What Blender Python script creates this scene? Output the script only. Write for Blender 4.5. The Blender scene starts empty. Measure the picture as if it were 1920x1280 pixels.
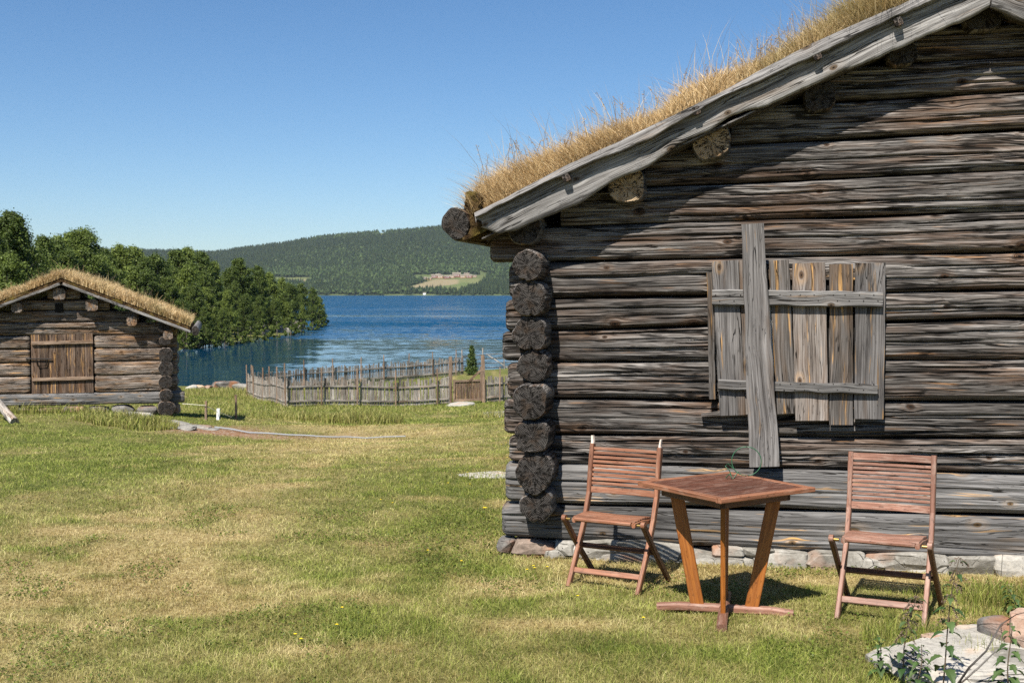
import bpy, math, random
import numpy as np
from math import radians as R, sin, cos, pi
random.seed(7); rng = np.random.default_rng(7)
sc = bpy.context.scene; COL = sc.collection

# ------------------------------------------------------------------ camera, sky, sun
FPX = 2220.0; PITCH = math.atan(91 / FPX); CZ = 1.8
cam = bpy.data.cameras.new('camera'); camo = bpy.data.objects.new('camera', cam); COL.objects.link(camo)
camo.location = (0, 0, CZ); camo.rotation_euler = (pi / 2 - PITCH, 0, 0)
cam.sensor_width = 36; cam.lens = FPX / 1920 * 36; cam.clip_start = .1; cam.clip_end = 12000
cam.dof.use_dof = True; cam.dof.focus_distance = 7.6; cam.dof.aperture_fstop = 8
sc.camera = camo
SUN_L = np.array([.235, .554, -.799]); SUN_L /= np.linalg.norm(SUN_L)
world = bpy.data.worlds.new('World'); sc.world = world; world.use_nodes = True
wt = world.node_tree; bg = wt.nodes['Background']; sky = wt.nodes.new('ShaderNodeTexSky')
sky.sky_type = 'NISHITA'; sky.sun_disc = False; sky.sun_elevation = math.asin(-SUN_L[2])
sky.sun_rotation = math.atan2(-SUN_L[0], -SUN_L[1]); sky.altitude = 0; sky.air_density = .8; sky.dust_density = .4; sky.ozone_density = 2.
hs = wt.nodes.new('ShaderNodeHueSaturation'); hs.inputs['Saturation'].default_value = 1.2; tint = wt.nodes.new('ShaderNodeMix'); tint.data_type = 'RGBA'; tint.blend_type = 'MULTIPLY'
tint.inputs[0].default_value = 1; tint.inputs[7].default_value = (.94, 1.01, 1.05, 1); wt.links.new(sky.outputs[0], hs.inputs['Color']); wt.links.new(hs.outputs[0], tint.inputs[6]); wt.links.new(tint.outputs[2], bg.inputs[0])
bg.inputs[1].default_value = .069
sun = bpy.data.lights.new('sun', 'SUN'); sun.energy = 5.0; sun.angle = R(.53); sun.color = (1, .945, .86)
suno = bpy.data.objects.new('sun', sun); COL.objects.link(suno)
from mathutils import Vector
suno.rotation_euler = Vector(SUN_L.tolist()).to_track_quat('-Z', 'Y').to_euler()
sc.view_settings.view_transform = 'Standard'; sc.view_settings.look = 'None'
sc.view_settings.exposure = 0.82; sc.view_settings.gamma = 1
sc.cycles.max_bounces = 6; sc.cycles.diffuse_bounces = 1; sc.cycles.transparent_max_bounces = 4; sc.cycles.volume_bounces = 0
sc.cycles.use_denoising = False

# ------------------------------------------------------------------ projection helpers
def ray(px, py):
    a = (px - 960) / FPX; b = (640 - py) / FPX
    return np.array([a, cos(PITCH) + b * sin(PITCH), -sin(PITCH) + b * cos(PITCH)])
def proj(P):
    P = np.asarray(P, float); v = P - np.array([0, 0, CZ])
    f = v[..., 1] * cos(PITCH) - v[..., 2] * sin(PITCH); u = v[..., 1] * sin(PITCH) + v[..., 2] * cos(PITCH)
    return 960 + v[..., 0] / f * FPX, 640 - u / f * FPX
def plane_hit(org, th, px, py, o):
    """pixel -> (along, height above z=0) on the vertical plane `o` metres in front of a wall"""
    T = np.array([cos(th), sin(th), 0]); N = np.array([sin(th), -cos(th), 0]); c = np.array([0, 0, CZ])
    d = ray(px, py); q = org + N * o; t = ((q - c) @ N) / (d @ N); P = c + d * t
    return float((P - org) @ T), float(P[2])
TH = R(-10.7); CO = np.array([0, 8.06, 0.])
def W(px, py, o=0.): return plane_hit(CO, TH, px, py, o)

# ------------------------------------------------------------------ noise
def _h(ix, iy, iz, s):
    n = (ix * 374761393 + iy * 668265263 + iz * 2147483647 + s * 1274126177) & 0xffffffff
    n = ((n ^ (n >> 13)) * 1274126177) & 0xffffffff
    n = ((n ^ (n >> 16)) * 2246822519) & 0xffffffff
    return ((n ^ (n >> 15)) & 0xffffff) / float(0xffffff)
def vn(x, y=0., z=0., seed=0):
    x, y, z = np.broadcast_arrays(np.asarray(x, float), np.asarray(y, float), np.asarray(z, float))
    ix = np.floor(x).astype(np.int64); iy = np.floor(y).astype(np.int64); iz = np.floor(z).astype(np.int64)
    fx = x - ix; fy = y - iy; fz = z - iz
    fx = fx * fx * (3 - 2 * fx); fy = fy * fy * (3 - 2 * fy); fz = fz * fz * (3 - 2 * fz)
    r = 0
    for a in (0, 1):
        for b in (0, 1):
            for c in (0, 1):
                w = (fx if a else 1 - fx) * (fy if b else 1 - fy) * (fz if c else 1 - fz)
                r = r + w * _h(ix + a, iy + b, iz + c, seed)
    return r * 2 - 1
def fbm(x, y=0., z=0., seed=0, o=3):
    r = 0; a = 1.; t = 0
    for i in range(o):
        r = r + a * vn(np.asarray(x) * 2 ** i, np.asarray(y) * 2 ** i, np.asarray(z) * 2 ** i, seed + i); t += a; a *= .5
    return r / t

# ------------------------------------------------------------------ materials
def S(v):  # srgb -> linear
    return tuple(((c / 255) / 12.92 if c / 255 < .04045 else ((c / 255 + .055) / 1.055) ** 2.4) for c in v)
class NT:
    def __init__(s, name):
        s.m = bpy.data.materials.new(name); s.m.use_nodes = True; s.t = s.m.node_tree; s.t.nodes.clear()
        s.out = s.t.nodes.new('ShaderNodeOutputMaterial')
    def set(s, sock, v):
        if isinstance(v, bpy.types.NodeSocket): s.t.links.new(v, sock)
        elif v is not None:
            if hasattr(sock.default_value, '__len__'):
                if not hasattr(v, '__len__'): v = (v,) * len(sock.default_value)
                if len(sock.default_value) == 4 and len(v) == 3: v = (*v, 1)
            sock.default_value = v
    def n(s, typ, props=None, **ins):
        nd = s.t.nodes.new('ShaderNode' + typ)
        for k, v in (props or {}).items(): setattr(nd, k, v)
        for k, v in ins.items(): s.set(nd.inputs[k.replace('_', ' ')], v)
        return nd
    def m_(s, op, a, b=None, c=None, clamp=False):
        nd = s.t.nodes.new('ShaderNodeMath'); nd.operation = op; nd.use_clamp = clamp
        for i, v in enumerate((a, b, c)):
            if v is not None: s.set(nd.inputs[i], v)
        return nd.outputs[0]
    def add(s, a, b): return s.m_('ADD', a, b)
    def sub(s, a, b): return s.m_('SUBTRACT', a, b)
    def mul(s, a, b): return s.m_('MULTIPLY', a, b)
    def mr(s, v, a, b, c=0., d=1.):
        nd = s.n('MapRange', {'clamp': True}); 
        for i, q in enumerate((v, a, b, c, d)): s.set(nd.inputs[i], q)
        return nd.outputs[0]
    def mix(s, f, a, b, bt='MIX'):
        nd = s.n('Mix', {'data_type': 'RGBA', 'blend_type': bt, 'clamp_factor': True})
        s.set(nd.inputs[0], f); s.set(nd.inputs[6], a); s.set(nd.inputs[7], b); return nd.outputs[2]
    def ramp(s, f, *st):
        nd = s.n('ValToRGB'); e = nd.color_ramp.elements
        while len(e) < len(st): e.new(.5)
        for i, (p, c) in enumerate(st):
            e[i].position = p; e[i].color = (*c, 1) if hasattr(c, '__len__') else (c, c, c, 1)
        s.set(nd.inputs[0], f); return nd.outputs[0]
    def comb(s, x, y, z=0.):
        nd = s.n('CombineXYZ'); s.set(nd.inputs[0], x); s.set(nd.inputs[1], y); s.set(nd.inputs[2], z); return nd.outputs[0]
    def sep(s, v):
        nd = s.n('SeparateXYZ'); s.set(nd.inputs[0], v); return nd.outputs
    def noise(s, v, scale=1., det=3., rough=.55, dist=0.):
        return s.n('TexNoise', {}, Vector=v, Scale=scale, Detail=det, Roughness=rough, Distortion=dist).outputs[0]
    def attr(s, nm, out='Vector'):
        return s.n('Attribute', {'attribute_name': nm}).outputs[out]
    def bsdf(s, col, rough=.8, bump=None, dist=.01, strength=1., spec=.3, **kw):
        b = s.n('BsdfPrincipled'); s.set(b.inputs['Base Color'], col); s.set(b.inputs['Roughness'], rough)
        s.set(b.inputs['Specular IOR Level'], spec)
        for k, v in kw.items(): s.set(b.inputs[k.replace('_', ' ')], v)
        if bump is not None:
            bp = s.n('Bump', {}, Strength=strength, Distance=dist, Height=bump); s.t.links.new(bp.outputs[0], b.inputs['Normal'])
        s.t.links.new(b.outputs[0], s.out.inputs[0]); return b
def wood(name, dark, mid, light, warm=(.16, .085, .035), warm_amt=.5, orange=(.42, .2, .06), orange_amt=.2, fine=110., knots=.5, crack=.014, bump=.005, spec=.2, streak=.5):
    n = NT(name); x, y, z = n.sep(n.attr('gr'))
    lo = n.noise(n.comb(n.mul(x, .8), n.mul(y, 3), n.mul(z, 3)), 1, 2)
    y1 = n.add(y, n.mul(n.sub(lo, .5), .09))
    kx, ky = 1.5, 5.5
    vv = n.comb(n.mul(x, kx), n.mul(y, ky), 0)
    vo = n.n('TexVoronoi', {'voronoi_dimensions': '2D'}, Vector=vv, Scale=1., Randomness=1.)
    px, py, _ = n.sep(vo.outputs['Position']); vx, vy, _ = n.sep(vv)
    dx = n.m_('DIVIDE', n.sub(vx, px), kx * 1.7); dy = n.m_('DIVIDE', n.sub(vy, py), ky)
    r2 = n.add(n.mul(dx, dx), n.mul(dy, dy)); gate = n.m_('GREATER_THAN', n.sep(vo.outputs['Color'])[0], 1 - knots)
    bul = n.mul(n.m_('EXPONENT', n.mul(r2, -1 / .0016)), gate)
    y2 = n.sub(y1, n.mul(n.mul(dy, bul), .9))
    r = n.m_('SQRT', r2)
    n1 = n.noise(n.comb(n.mul(x, 2.2), n.mul(y2, fine), n.mul(z, fine * .5)), 1, 6, .72)
    n2 = n.noise(n.comb(n.mul(x, .8), n.mul(y2, 24), n.mul(z, 14)), 1, 4, .6)
    n3 = n.noise(n.comb(n.mul(x, .9), n.mul(y2, 17), n.mul(z, 8)), 1, 3, .5)
    ck = n.mr(n.m_('ABSOLUTE', n.sub(n3, .5)), crack * .45, crack, 1, 0)
    ck = n.mul(ck, n.mr(n.noise(n.comb(n.mul(x, 2.2), n.mul(y, 9), 3.3), 1, 2), .44, .54))
    g = n.add(n.mul(n1, .72), n.mul(n2, .28))
    base = n.ramp(g, (.36, dark), (.47, mid), (.62, light))
    wn = n.noise(n.comb(n.mul(x, .9), n.mul(y2, 7), n.mul(z, 5)), 1, 4, .6)
    wm = n.mr(wn, .62 - .24 * warm_amt, .78 - .2 * warm_amt)
    wc = n.mix(n.mr(n1, .35, .65), tuple(c * .35 for c in warm), warm)
    c = n.mix(n.mul(wm, .8), base, wc)
    on = n.noise(n.comb(n.mul(x, 1.8), n.mul(y2, 34), n.add(n.mul(z, 9), 7.7)), 1, 3, .6)
    om = n.mul(n.mr(on, .66 - orange_amt * .16, .74 - orange_amt * .12), n.mr(n1, .35, .6))
    c = n.mix(om, c, orange)
    r = n.mul(r, n.mr(n.sep(vo.outputs['Color'])[1], 0, 1, .6, 1.5)); kn = n.mul(n.mr(r, .012, .019, 1, 0), gate)
    rings = n.m_('SINE', n.mul(r, 1500))
    kc = n.mix(n.mr(rings, -1, 1), tuple(c_ * .5 for c_ in dark), tuple(c_ * .8 for c_ in warm))
    kc = n.mix(n.mr(r, .003, .007, 1, 0), kc, (.006, .004, .003))
    c = n.mix(kn, c, kc)
    halo = n.mul(n.mul(n.mr(r, .016, .024, 0, 1), n.mr(r, .024, .05, 1, 0)), gate)
    c = n.mix(n.mul(halo, .2 * streak), c, orange)
    big = n.noise(n.comb(n.mul(x, .7), n.mul(y, 2.2), 1.7), 1, 4, .6)
    c = n.mix(1., c, n.ramp(big, (.32, .5), (.68, 1.45)), 'MULTIPLY')
    n4 = n.noise(n.comb(n.mul(x, 1.6), n.mul(y2, 42), n.add(n.mul(z, 15), 3.)), 1, 3, .6)
    ck2 = n.mul(n.mr(n.m_('ABSOLUTE', n.sub(n4, .5)), crack * .3, crack * .9, 1, 0), n.mr(n.noise(n.comb(n.mul(x, 3.1), n.mul(y, 14), 8.3), 1, 2), .47, .56))
    ck = n.m_('MAXIMUM', ck, n.mul(ck2, .75))
    c = n.mix(n.mul(ck, .93), c, (.004, .003, .002))
    h = n.sub(n.add(n.mul(n1, .6), n.mul(n2, .8)), n.mul(ck, .9))
    h = n.sub(h, n.mul(kn, .2))
    n.bsdf(c, .85, h, bump, 1., spec); return n.m
def endgrain(name, dark, light, warm=(.1, .05, .02)):
    n = NT(name); x, y, z = n.sep(n.attr('gr'))
    nz = n.noise(n.attr('gr'), 9, 3)
    r = n.m_('SQRT', n.add(n.mul(x, x), n.mul(y, y))); rr = n.add(r, n.mul(n.sub(nz, .5), .03))
    ring = n.m_('SINE', n.mul(rr, 650)); a = n.m_('ARCTAN2', y, x)
    cn = n.noise(n.comb(n.mul(n.m_('COSINE', a), 1.9), n.mul(n.m_('SINE', a), 1.9), n.add(n.mul(z, 3.7), n.mul(r, 7.))), 1, 4, .75)
    ck = n.mul(n.mr(n.m_('ABSOLUTE', n.sub(cn, .5)), .012, .034, 1, 0), n.mul(n.mr(r, .004, .02), n.mr(n.noise(n.attr('gr'), 22, 2), .38, .5)))
    f = n.noise(n.attr('gr'), 140, 3)
    c = n.mix(n.mr(n.add(n.mul(ring, .22), n.add(n.mul(f, .6), n.mul(nz, .45))), .3, .85), dark, light)
    c = n.mix(n.mul(n.mr(n.noise(n.attr('gr'), 14, 2), .5, .7), .7), c, warm)
    c = n.mix(ck, c, (.004, .003, .002))
    h = n.sub(n.add(n.mul(ring, .22), n.mul(f, .5)), ck)
    n.bsdf(c, .9, h, .006, 1, .15); return n.m
M = {}
M['log'] = wood('log_wood', (.012, .0098, .0085), (.08, .071, .064), (.29, .27, .25), warm=(.12, .066, .036), warm_amt=.62, orange=(.34, .17, .065), orange_amt=.2, knots=.5, crack=.032, bump=.011)
M['sill'] = wood('sill_wood', (.045, .042, .04), (.105, .101, .098), (.185, .179, .173), warm=(.2, .12, .05), warm_amt=.15, orange=(.5, .28, .09), orange_amt=.35, knots=.7, crack=.01, bump=.004)
M['grey'] = wood('board_wood', (.03, .026, .024), (.1, .092, .087), (.22, .208, .2), warm=(.13, .075, .038), warm_amt=.35, orange=(.55, .3, .09), orange_amt=.22, fine=150, knots=.6, crack=.007, bump=.003, streak=1.)
M['grey_dark'] = wood('dark_board_wood', (.018, .015, .013), (.065, .057, .05), (.17, .155, .145), warm=(.13, .075, .035), warm_amt=.5, orange=(.55, .3, .09), orange_amt=.5, fine=150, knots=.5, crack=.009, bump=.003, streak=1.)
M['grey_warm'] = wood('warm_board_wood', (.035, .028, .024), (.12, .1, .085), (.26, .235, .215), warm=(.17, .1, .055), warm_amt=.55, orange=(.55, .3, .09), orange_amt=.3, fine=150, knots=.5, crack=.006, bump=.003, streak=1.)
M['barge'] = wood('barge_wood', (.03, .028, .026), (.14, .132, .125), (.33, .318, .305), warm=(.2, .14, .09), warm_amt=.2, orange=(.3, .2, .12), orange_amt=.1, fine=120, knots=.75, crack=.012, bump=.007)
M['barn'] = wood('barn_wood', (.03, .022, .017), (.13, .105, .085), (.34, .29, .25), warm=(.24, .12, .045), warm_amt=.6, orange=(.6, .33, .11), orange_amt=.4, fine=60, knots=.5, crack=.018, bump=.01)
M['door'] = wood('door_wood', (.03, .018, .012), (.1, .065, .045), (.22, .16, .12), warm=(.13, .065, .03), warm_amt=.5, orange=(.6, .34, .12), orange_amt=.45, fine=60, knots=.4, crack=.012, bump=.004)
M['fence'] = wood('fence_wood', (.11, .1, .085), (.25, .225, .195), (.46, .42, .37), warm=(.26, .16, .09), warm_amt=.5, orange=(.5, .27, .1), orange_amt=.2, fine=50, knots=.2, bump=.004)
M['stake'] = wood('stake_wood', (.1, .07, .05), (.2, .14, .1), (.34, .25, .18), warm=(.24, .14, .08), warm_amt=.6, orange_amt=.2, fine=60, knots=.2, bump=.003)
M['end'] = endgrain('log_end', (.014, .012, .011), (.095, .086, .078), (.05, .032, .02))
M['endpale'] = endgrain('fresh_log_end', (.26, .18, .11), (.52, .4, .26), (.2, .12, .06))
def teak(name, a, b, c_, wear, wamt):
    n = NT(name); x, y, z = n.sep(n.attr('gr'))
    g = n.noise(n.comb(n.mul(x, 5), n.mul(y, 120), n.mul(z, 120)), 1, 4, .6)
    c = n.ramp(g, (.32, a), (.5, b), (.7, c_))
    w = n.noise(n.comb(n.mul(x, 7), n.mul(y, 45), n.mul(z, 20)), 1, 5, .75)
    c = n.mix(n.mul(n.mr(w, .5, .72), wamt), c, wear)
    v = n.noise(n.comb(n.mul(x, 1.3), n.mul(y, 3), z), 1, 2)
    c = n.mix(1., c, n.ramp(v, (.3, .72), (.7, 1.3)), 'MULTIPLY')
    c = n.mix(n.mul(n.mr(n.noise(n.comb(n.mul(x, 30), n.mul(y, 60), n.mul(z, 60)), 1, 3), .6, .7), .6), c, tuple(k_ * .35 for k_ in a))
    n.bsdf(c, n.mr(w, .3, .7, .42, .65), g, .0015, .7, .4); return n.m
M['teak'] = teak('reddish_hardwood', (.13, .052, .027), (.22, .09, .047), (.31, .138, .076), (.36, .25, .18), .5)
M['teak_worn'] = teak('worn_hardwood', (.13, .06, .036), (.21, .1, .066), (.29, .155, .11), (.4, .3, .24), .7)
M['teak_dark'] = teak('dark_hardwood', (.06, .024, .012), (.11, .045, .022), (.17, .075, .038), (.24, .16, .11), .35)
M['teak_leg'] = teak('orange_hardwood', (.2, .06, .01), (.29, .095, .016), (.37, .135, .026), (.34, .15, .05), .25)
M['teak_top'] = teak('tabletop_hardwood', (.05, .018, .01), (.085, .031, .018), (.14, .056, .034), (.38, .28, .22), .45)
def simple(name, col, rough=.6, metal=0., spec=.4, nsc=None, amt=.3):
    n = NT(name)
    if nsc:
        f = n.noise(n.n('TexCoord').outputs['Object'], nsc, 4)
        col = n.mix(f, tuple(c * (1 - amt) for c in col), tuple(min(1, c * (1 + amt)) for c in col))
    n.bsdf(col, rough, spec=spec, Metallic=metal); return n.m
M['palewood'] = simple('pale_bare_wood', (.72, .6, .5), .7, nsc=60, amt=.25)
M['brass'] = simple('brass', (.55, .36, .12), .35, 1.)
M['wire'] = simple('green_wire', (.03, .1, .05), .4)
M['iron'] = simple('dark_iron', (.03, .025, .022), .6, .4, nsc=40)
M['plastic'] = simple('grey_hose', (.26, .275, .29), .4)
M['white'] = simple('white_paint', (.8, .8, .78), .6)
M['rope'] = simple('pale_rope', (.6, .56, .45), .8)
M['dark'] = simple('painted_inside_dark', (.006, .005, .004), .95)  # near-black colour painted for the shade in gaps and openings
M['red'] = simple('red_painted_wall', (.2, .07, .045), .8, nsc=.6, amt=.3)
M['tan'] = simple('timber_wall', (.3, .17, .09), .8, nsc=.6, amt=.3)
M['roof'] = simple('pale_roof', (.2, .175, .13), .9, nsc=.6, amt=.2)
M['yellow'] = simple('yellow_petal', (.85, .62, .02), .6)
def stone(name, a, b, c_, rust=.3, sc_=3., rustc=(.3, .13, .06)):
    n = NT(name); o = n.attr('gr')
    f = n.noise(o, sc_, 6, .62); g = n.noise(o, sc_ * 9, 5, .7)
    v = n.n('TexVoronoi', {'feature': 'DISTANCE_TO_EDGE'}, Vector=o, Scale=sc_ * 1.6).outputs[0]
    c = n.ramp(n.add(n.mul(f, .6), n.mul(g, .4)), (.36, a), (.5, b), (.63, c_))
    c = n.mix(n.mul(n.mr(n.noise(o, sc_ * .55, 4), .6 - .25 * rust, .72 - .2 * rust), .85), c, rustc)
    c = n.mix(n.mr(n.noise(o, sc_ * 14, 3), .66, .72), c, (.03, .03, .03))
    cr = n.mul(n.mr(v, 0., .02, 1, 0), n.mr(f, .48, .56))
    c = n.mix(n.mul(cr, .8), c, (.02, .018, .015))
    n.bsdf(c, .85, n.sub(n.add(f, n.mul(g, .35)), n.mul(cr, .3)), .02, .7, .25); return n.m
M['stone'] = stone('grey_slate', (.13, .12, .1), (.25, .235, .205), (.4, .38, .34), .08)
M['slab'] = stone('pale_slab', (.22, .205, .18), (.37, .35, .31), (.52, .48, .41), .25, 3.4, (.5, .3, .16))
M['pink'] = stone('rust_stain_stone', (.26, .16, .11), (.4, .28, .21), (.5, .4, .32), .35, 3.2, (.42, .17, .1))
M['darkstone'] = stone('dark_stone', (.06, .055, .05), (.13, .12, .11), (.25, .24, .22), .5)
M['ruststone'] = stone('brown_stone', (.12, .09, .07), (.26, .2, .16), (.4, .34, .29), .7)
M['bark'] = stone('tree_bark', (.04, .035, .03), (.12, .1, .085), (.34, .32, .29), .2, 2.)
def blade_mat(name, greens, straws, trans=.3, spec=.25):
    n = NT(name); d, r, h = n.sep(n.attr('gr'))       # dryness, random, height fraction
    cg = n.ramp(r, (0, greens[0]), (.5, greens[1]), (1, greens[2])); cs = n.ramp(r, (0, straws[0]), (.5, straws[1]), (1, straws[2]))
    c = n.mix(d, cg, cs)
    b = n.n('BsdfPrincipled'); n.set(b.inputs['Base Color'], c); n.set(b.inputs['Roughness'], .55); n.set(b.inputs['Specular IOR Level'], spec)
    t = n.n('BsdfTranslucent'); n.set(t.inputs[0], c); mx = n.n('MixShader'); n.set(mx.inputs[0], trans)
    n.t.links.new(b.outputs[0], mx.inputs[1]); n.t.links.new(t.outputs[0], mx.inputs[2]); n.t.links.new(mx.outputs[0], n.out.inputs[0]); return n.m
M['blade'] = blade_mat('lawn_blades', ((.055, .085, .014), (.175, .225, .033), (.36, .4, .08)), ((.22, .15, .055), (.45, .35, .135), (.72, .6, .32)))
M['straw'] = blade_mat('roof_straw', ((.12, .15, .04), (.2, .22, .07), (.28, .28, .1)), ((.36, .23, .1), (.62, .44, .22), (.85, .67, .4)), .35)
M['leaf'] = blade_mat('birch_leaves', ((.045, .075, .013), (.095, .14, .024), (.19, .245, .045)), ((.12, .14, .03), (.15, .17, .04), (.18, .2, .05)), .3, .3)
M['needle'] = blade_mat('spruce_needles', ((.03, .055, .014), (.07, .11, .025), (.13, .17, .045)), ((.06, .08, .02),) * 3, .15, .2)
M['farwood'] = blade_mat('far_forest', ((.013, .024, .01), (.026, .043, .016), (.046, .064, .022)), ((.04, .068, .02), (.055, .088, .026), (.075, .11, .032)), .1, .1)
M['nettle'] = blade_mat('nettle_leaves', ((.03, .075, .018), (.055, .11, .028), (.085, .15, .04)), ((.14, .1, .07), (.2, .14, .1), (.26, .2, .15)), .3, .35)
def turf_mat():
    n = NT('mossy_turf'); o = n.n('TexCoord').outputs['Object']
    f = n.noise(o, 9, 5, .65); g = n.noise(o, 45, 4, .7)
    c = n.ramp(n.add(n.mul(f, .5), n.mul(g, .5)), (.36, (.012, .008, .005)), (.5, (.06, .035, .015)), (.62, (.16, .11, .045)))
    c = n.mix(n.mr(n.noise(o, 3.2, 3), .56, .66), c, (.13, .1, .02))
    n.bsdf(c, .95, n.add(f, g), .05, 1, .1); return n.m
M['turf'] = turf_mat()
def ground_mat():
    n = NT('lawn_soil'); o = n.n('TexCoord').outputs['Object']; d, bare, _ = n.sep(n.attr('gr'))
    f = n.noise(o, 3, 5, .6); g = n.noise(o, 28, 5, .75)
    cg = n.ramp(g, (.35, (.035, .05, .012)), (.5, (.1, .115, .028)), (.65, (.2, .2, .06)))
    cs = n.ramp(g, (.35, (.16, .11, .05)), (.5, (.3, .23, .1)), (.65, (.46, .38, .2)))
    c = n.mix(d, cg, cs); cb = n.ramp(n.noise(o, 14, 5, .7), (.35, (.15, .065, .03)), (.52, (.26, .15, .08)), (.66, (.42, .38, .33)))
    c = n.mix(bare, c, cb); n.bsdf(c, .95, n.add(f, g), .03, .8, .1); return n.m
M['ground'] = ground_mat()
def hill_mat():
    n = NT('hillside'); o = n.n('TexCoord').outputs['Object']; cl, tan, _ = n.sep(n.attr('gr'))
    f = n.noise(o, .012, 5, .65)
    c = n.ramp(f, (.35, (.02, .032, .015)), (.6, (.05, .07, .03)))
    m = n.mix(n.mr(n.noise(o, .006, 4), .4, .6), (.09, .12, .04), (.14, .15, .06))
    m = n.mix(tan, m, (.25, .195, .12)); c = n.mix(cl, c, m); n.bsdf(c, .95, spec=.1); return n.m
M['hill'] = hill_mat()
def water_mat():
    n = NT('lake_water'); o = n.n('NewGeometry').outputs['Position']; x, y, z = n.sep(o)
    ly = n.m_('LOGARITHM', n.m_('MAXIMUM', y, 40), 10.)
    # wind streaks: calm near the shore and in long bands, choppier far out
    band = n.noise(n.comb(n.mul(x, .0022), n.mul(ly, 9.), 0), 1, 4, .6)
    lw = n.add(ly, n.mul(n.sub(n.noise(n.comb(n.mul(x, .004), n.mul(ly, 3.), 0), 1, 4, .6), .5), .03))
    st = [(1.80, .016), (2.08, .026), (2.135, .045), (2.15, .26), (2.27, .3), (2.29, .85), (2.335, .85), (2.35, .42), (2.42, .38), (2.432, .12), (2.452, .12), (2.465, .42), (2.56, .5), (2.6, .3), (2.62, .55), (3.4, .62)]
    amp = n.mul(n.ramp(n.m_('DIVIDE', n.sub(lw, 1.8), 1.6), *[((a_ - 1.8) / 1.6, b__) for a_, b__ in st]), n.mr(band, .3, .7, .8, 1.2))
    v1 = n.n('TexNoise', {}, Vector=n.comb(n.mul(x, .9), n.mul(y, 1.5), 0), Scale=1., Detail=4., Roughness=.6).outputs['Color']
    v2 = n.n('TexNoise', {}, Vector=n.comb(n.mul(x, .1), n.mul(y, .22), 5.), Scale=1., Detail=4., Roughness=.6).outputs['Color']
    a = n.sep(v1); b = n.sep(v2)
    nx = n.mul(n.add(n.sub(a[0], .5), n.mul(n.sub(b[0], .5), .6)), n.mul(amp, 2.)); ny = n.mul(n.add(n.sub(a[1], .5), n.mul(n.sub(b[1], .5), .6)), n.mul(amp, 4.))
    ny = n.sub(ny, n.mul(n.m_('MAXIMUM', n.sub(amp, .1), 0), .5)); nn = n.n('VectorMath', {'operation': 'NORMALIZE'}); n.set(nn.inputs[0], n.comb(nx, ny, 1.))
    b_ = n.bsdf((.003, .042, .095), .06, spec=.5, IOR=1.33); n.t.links.new(nn.outputs[0], b_.inputs['Normal']); return n.m
M['water'] = water_mat()

# ------------------------------------------------------------------ mesh building
class MB:
    def __init__(s): s.V = []; s.G = []; s.F = []; s.nv = 0
    def add(s, V, F, G=None, mat=0, smooth=False):
        V = np.array(V, float); G = V.copy() if G is None else np.array(G, float)
        s.V.append(V); s.G.append(G)
        for f in (F if isinstance(F, list) else [F]):
            f = np.atleast_2d(np.asarray(f, np.int64)); 
            if f.size: s.F.append((f + s.nv, mat, smooth))
        s.nv += len(V); return s
    def build(s, name, mats, parent=None):
        me = bpy.data.meshes.new(name); V = np.concatenate(s.V); G = np.concatenate(s.G)
        me.vertices.add(len(V)); me.vertices.foreach_set('co', V.astype(np.float32).ravel())
        tot = np.concatenate([np.full(len(f), f.shape[1]) for f, _, _ in s.F]); li = np.concatenate([f.ravel() for f, _, _ in s.F])
        me.loops.add(len(li)); me.loops.foreach_set('vertex_index', li.astype(np.int32))
        st = np.concatenate([[0], np.cumsum(tot)[:-1]]); me.polygons.add(len(tot)); me.polygons.foreach_set('loop_start', st.astype(np.int32))
        me.polygons.foreach_set('material_index', np.concatenate([np.full(len(f), m) for f, m, _ in s.F]).astype(np.int32))
        me.polygons.foreach_set('use_smooth', np.concatenate([np.full(len(f), sm) for f, _, sm in s.F]).astype(bool))
        a = me.attributes.new('gr', 'FLOAT_VECTOR', 'POINT'); a.data.foreach_set('vector', G.astype(np.float32).ravel())
        me.update(calc_edges=True)
        for m in (mats if isinstance(mats, (list, tuple)) else [mats]): me.materials.append(M[m])
        o = bpy.data.objects.new(name, me); COL.objects.link(o)
        if parent: o.parent = parent
        return o
def grid_faces(nu, nv, wrap=False, flip=False):
    i = np.arange(nu - 1)[:, None]; j = np.arange(nv if wrap else nv - 1)[None, :]; j2 = (j + 1) % nv
    q = np.stack([i * nv + j, i * nv + j2, (i + 1) * nv + j2, (i + 1) * nv + j], -1).reshape(-1, 4)
    return q[:, ::-1] if flip else q
def nrm(v): v = np.asarray(v, float); return v / (np.linalg.norm(v) + 1e-12)
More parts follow.
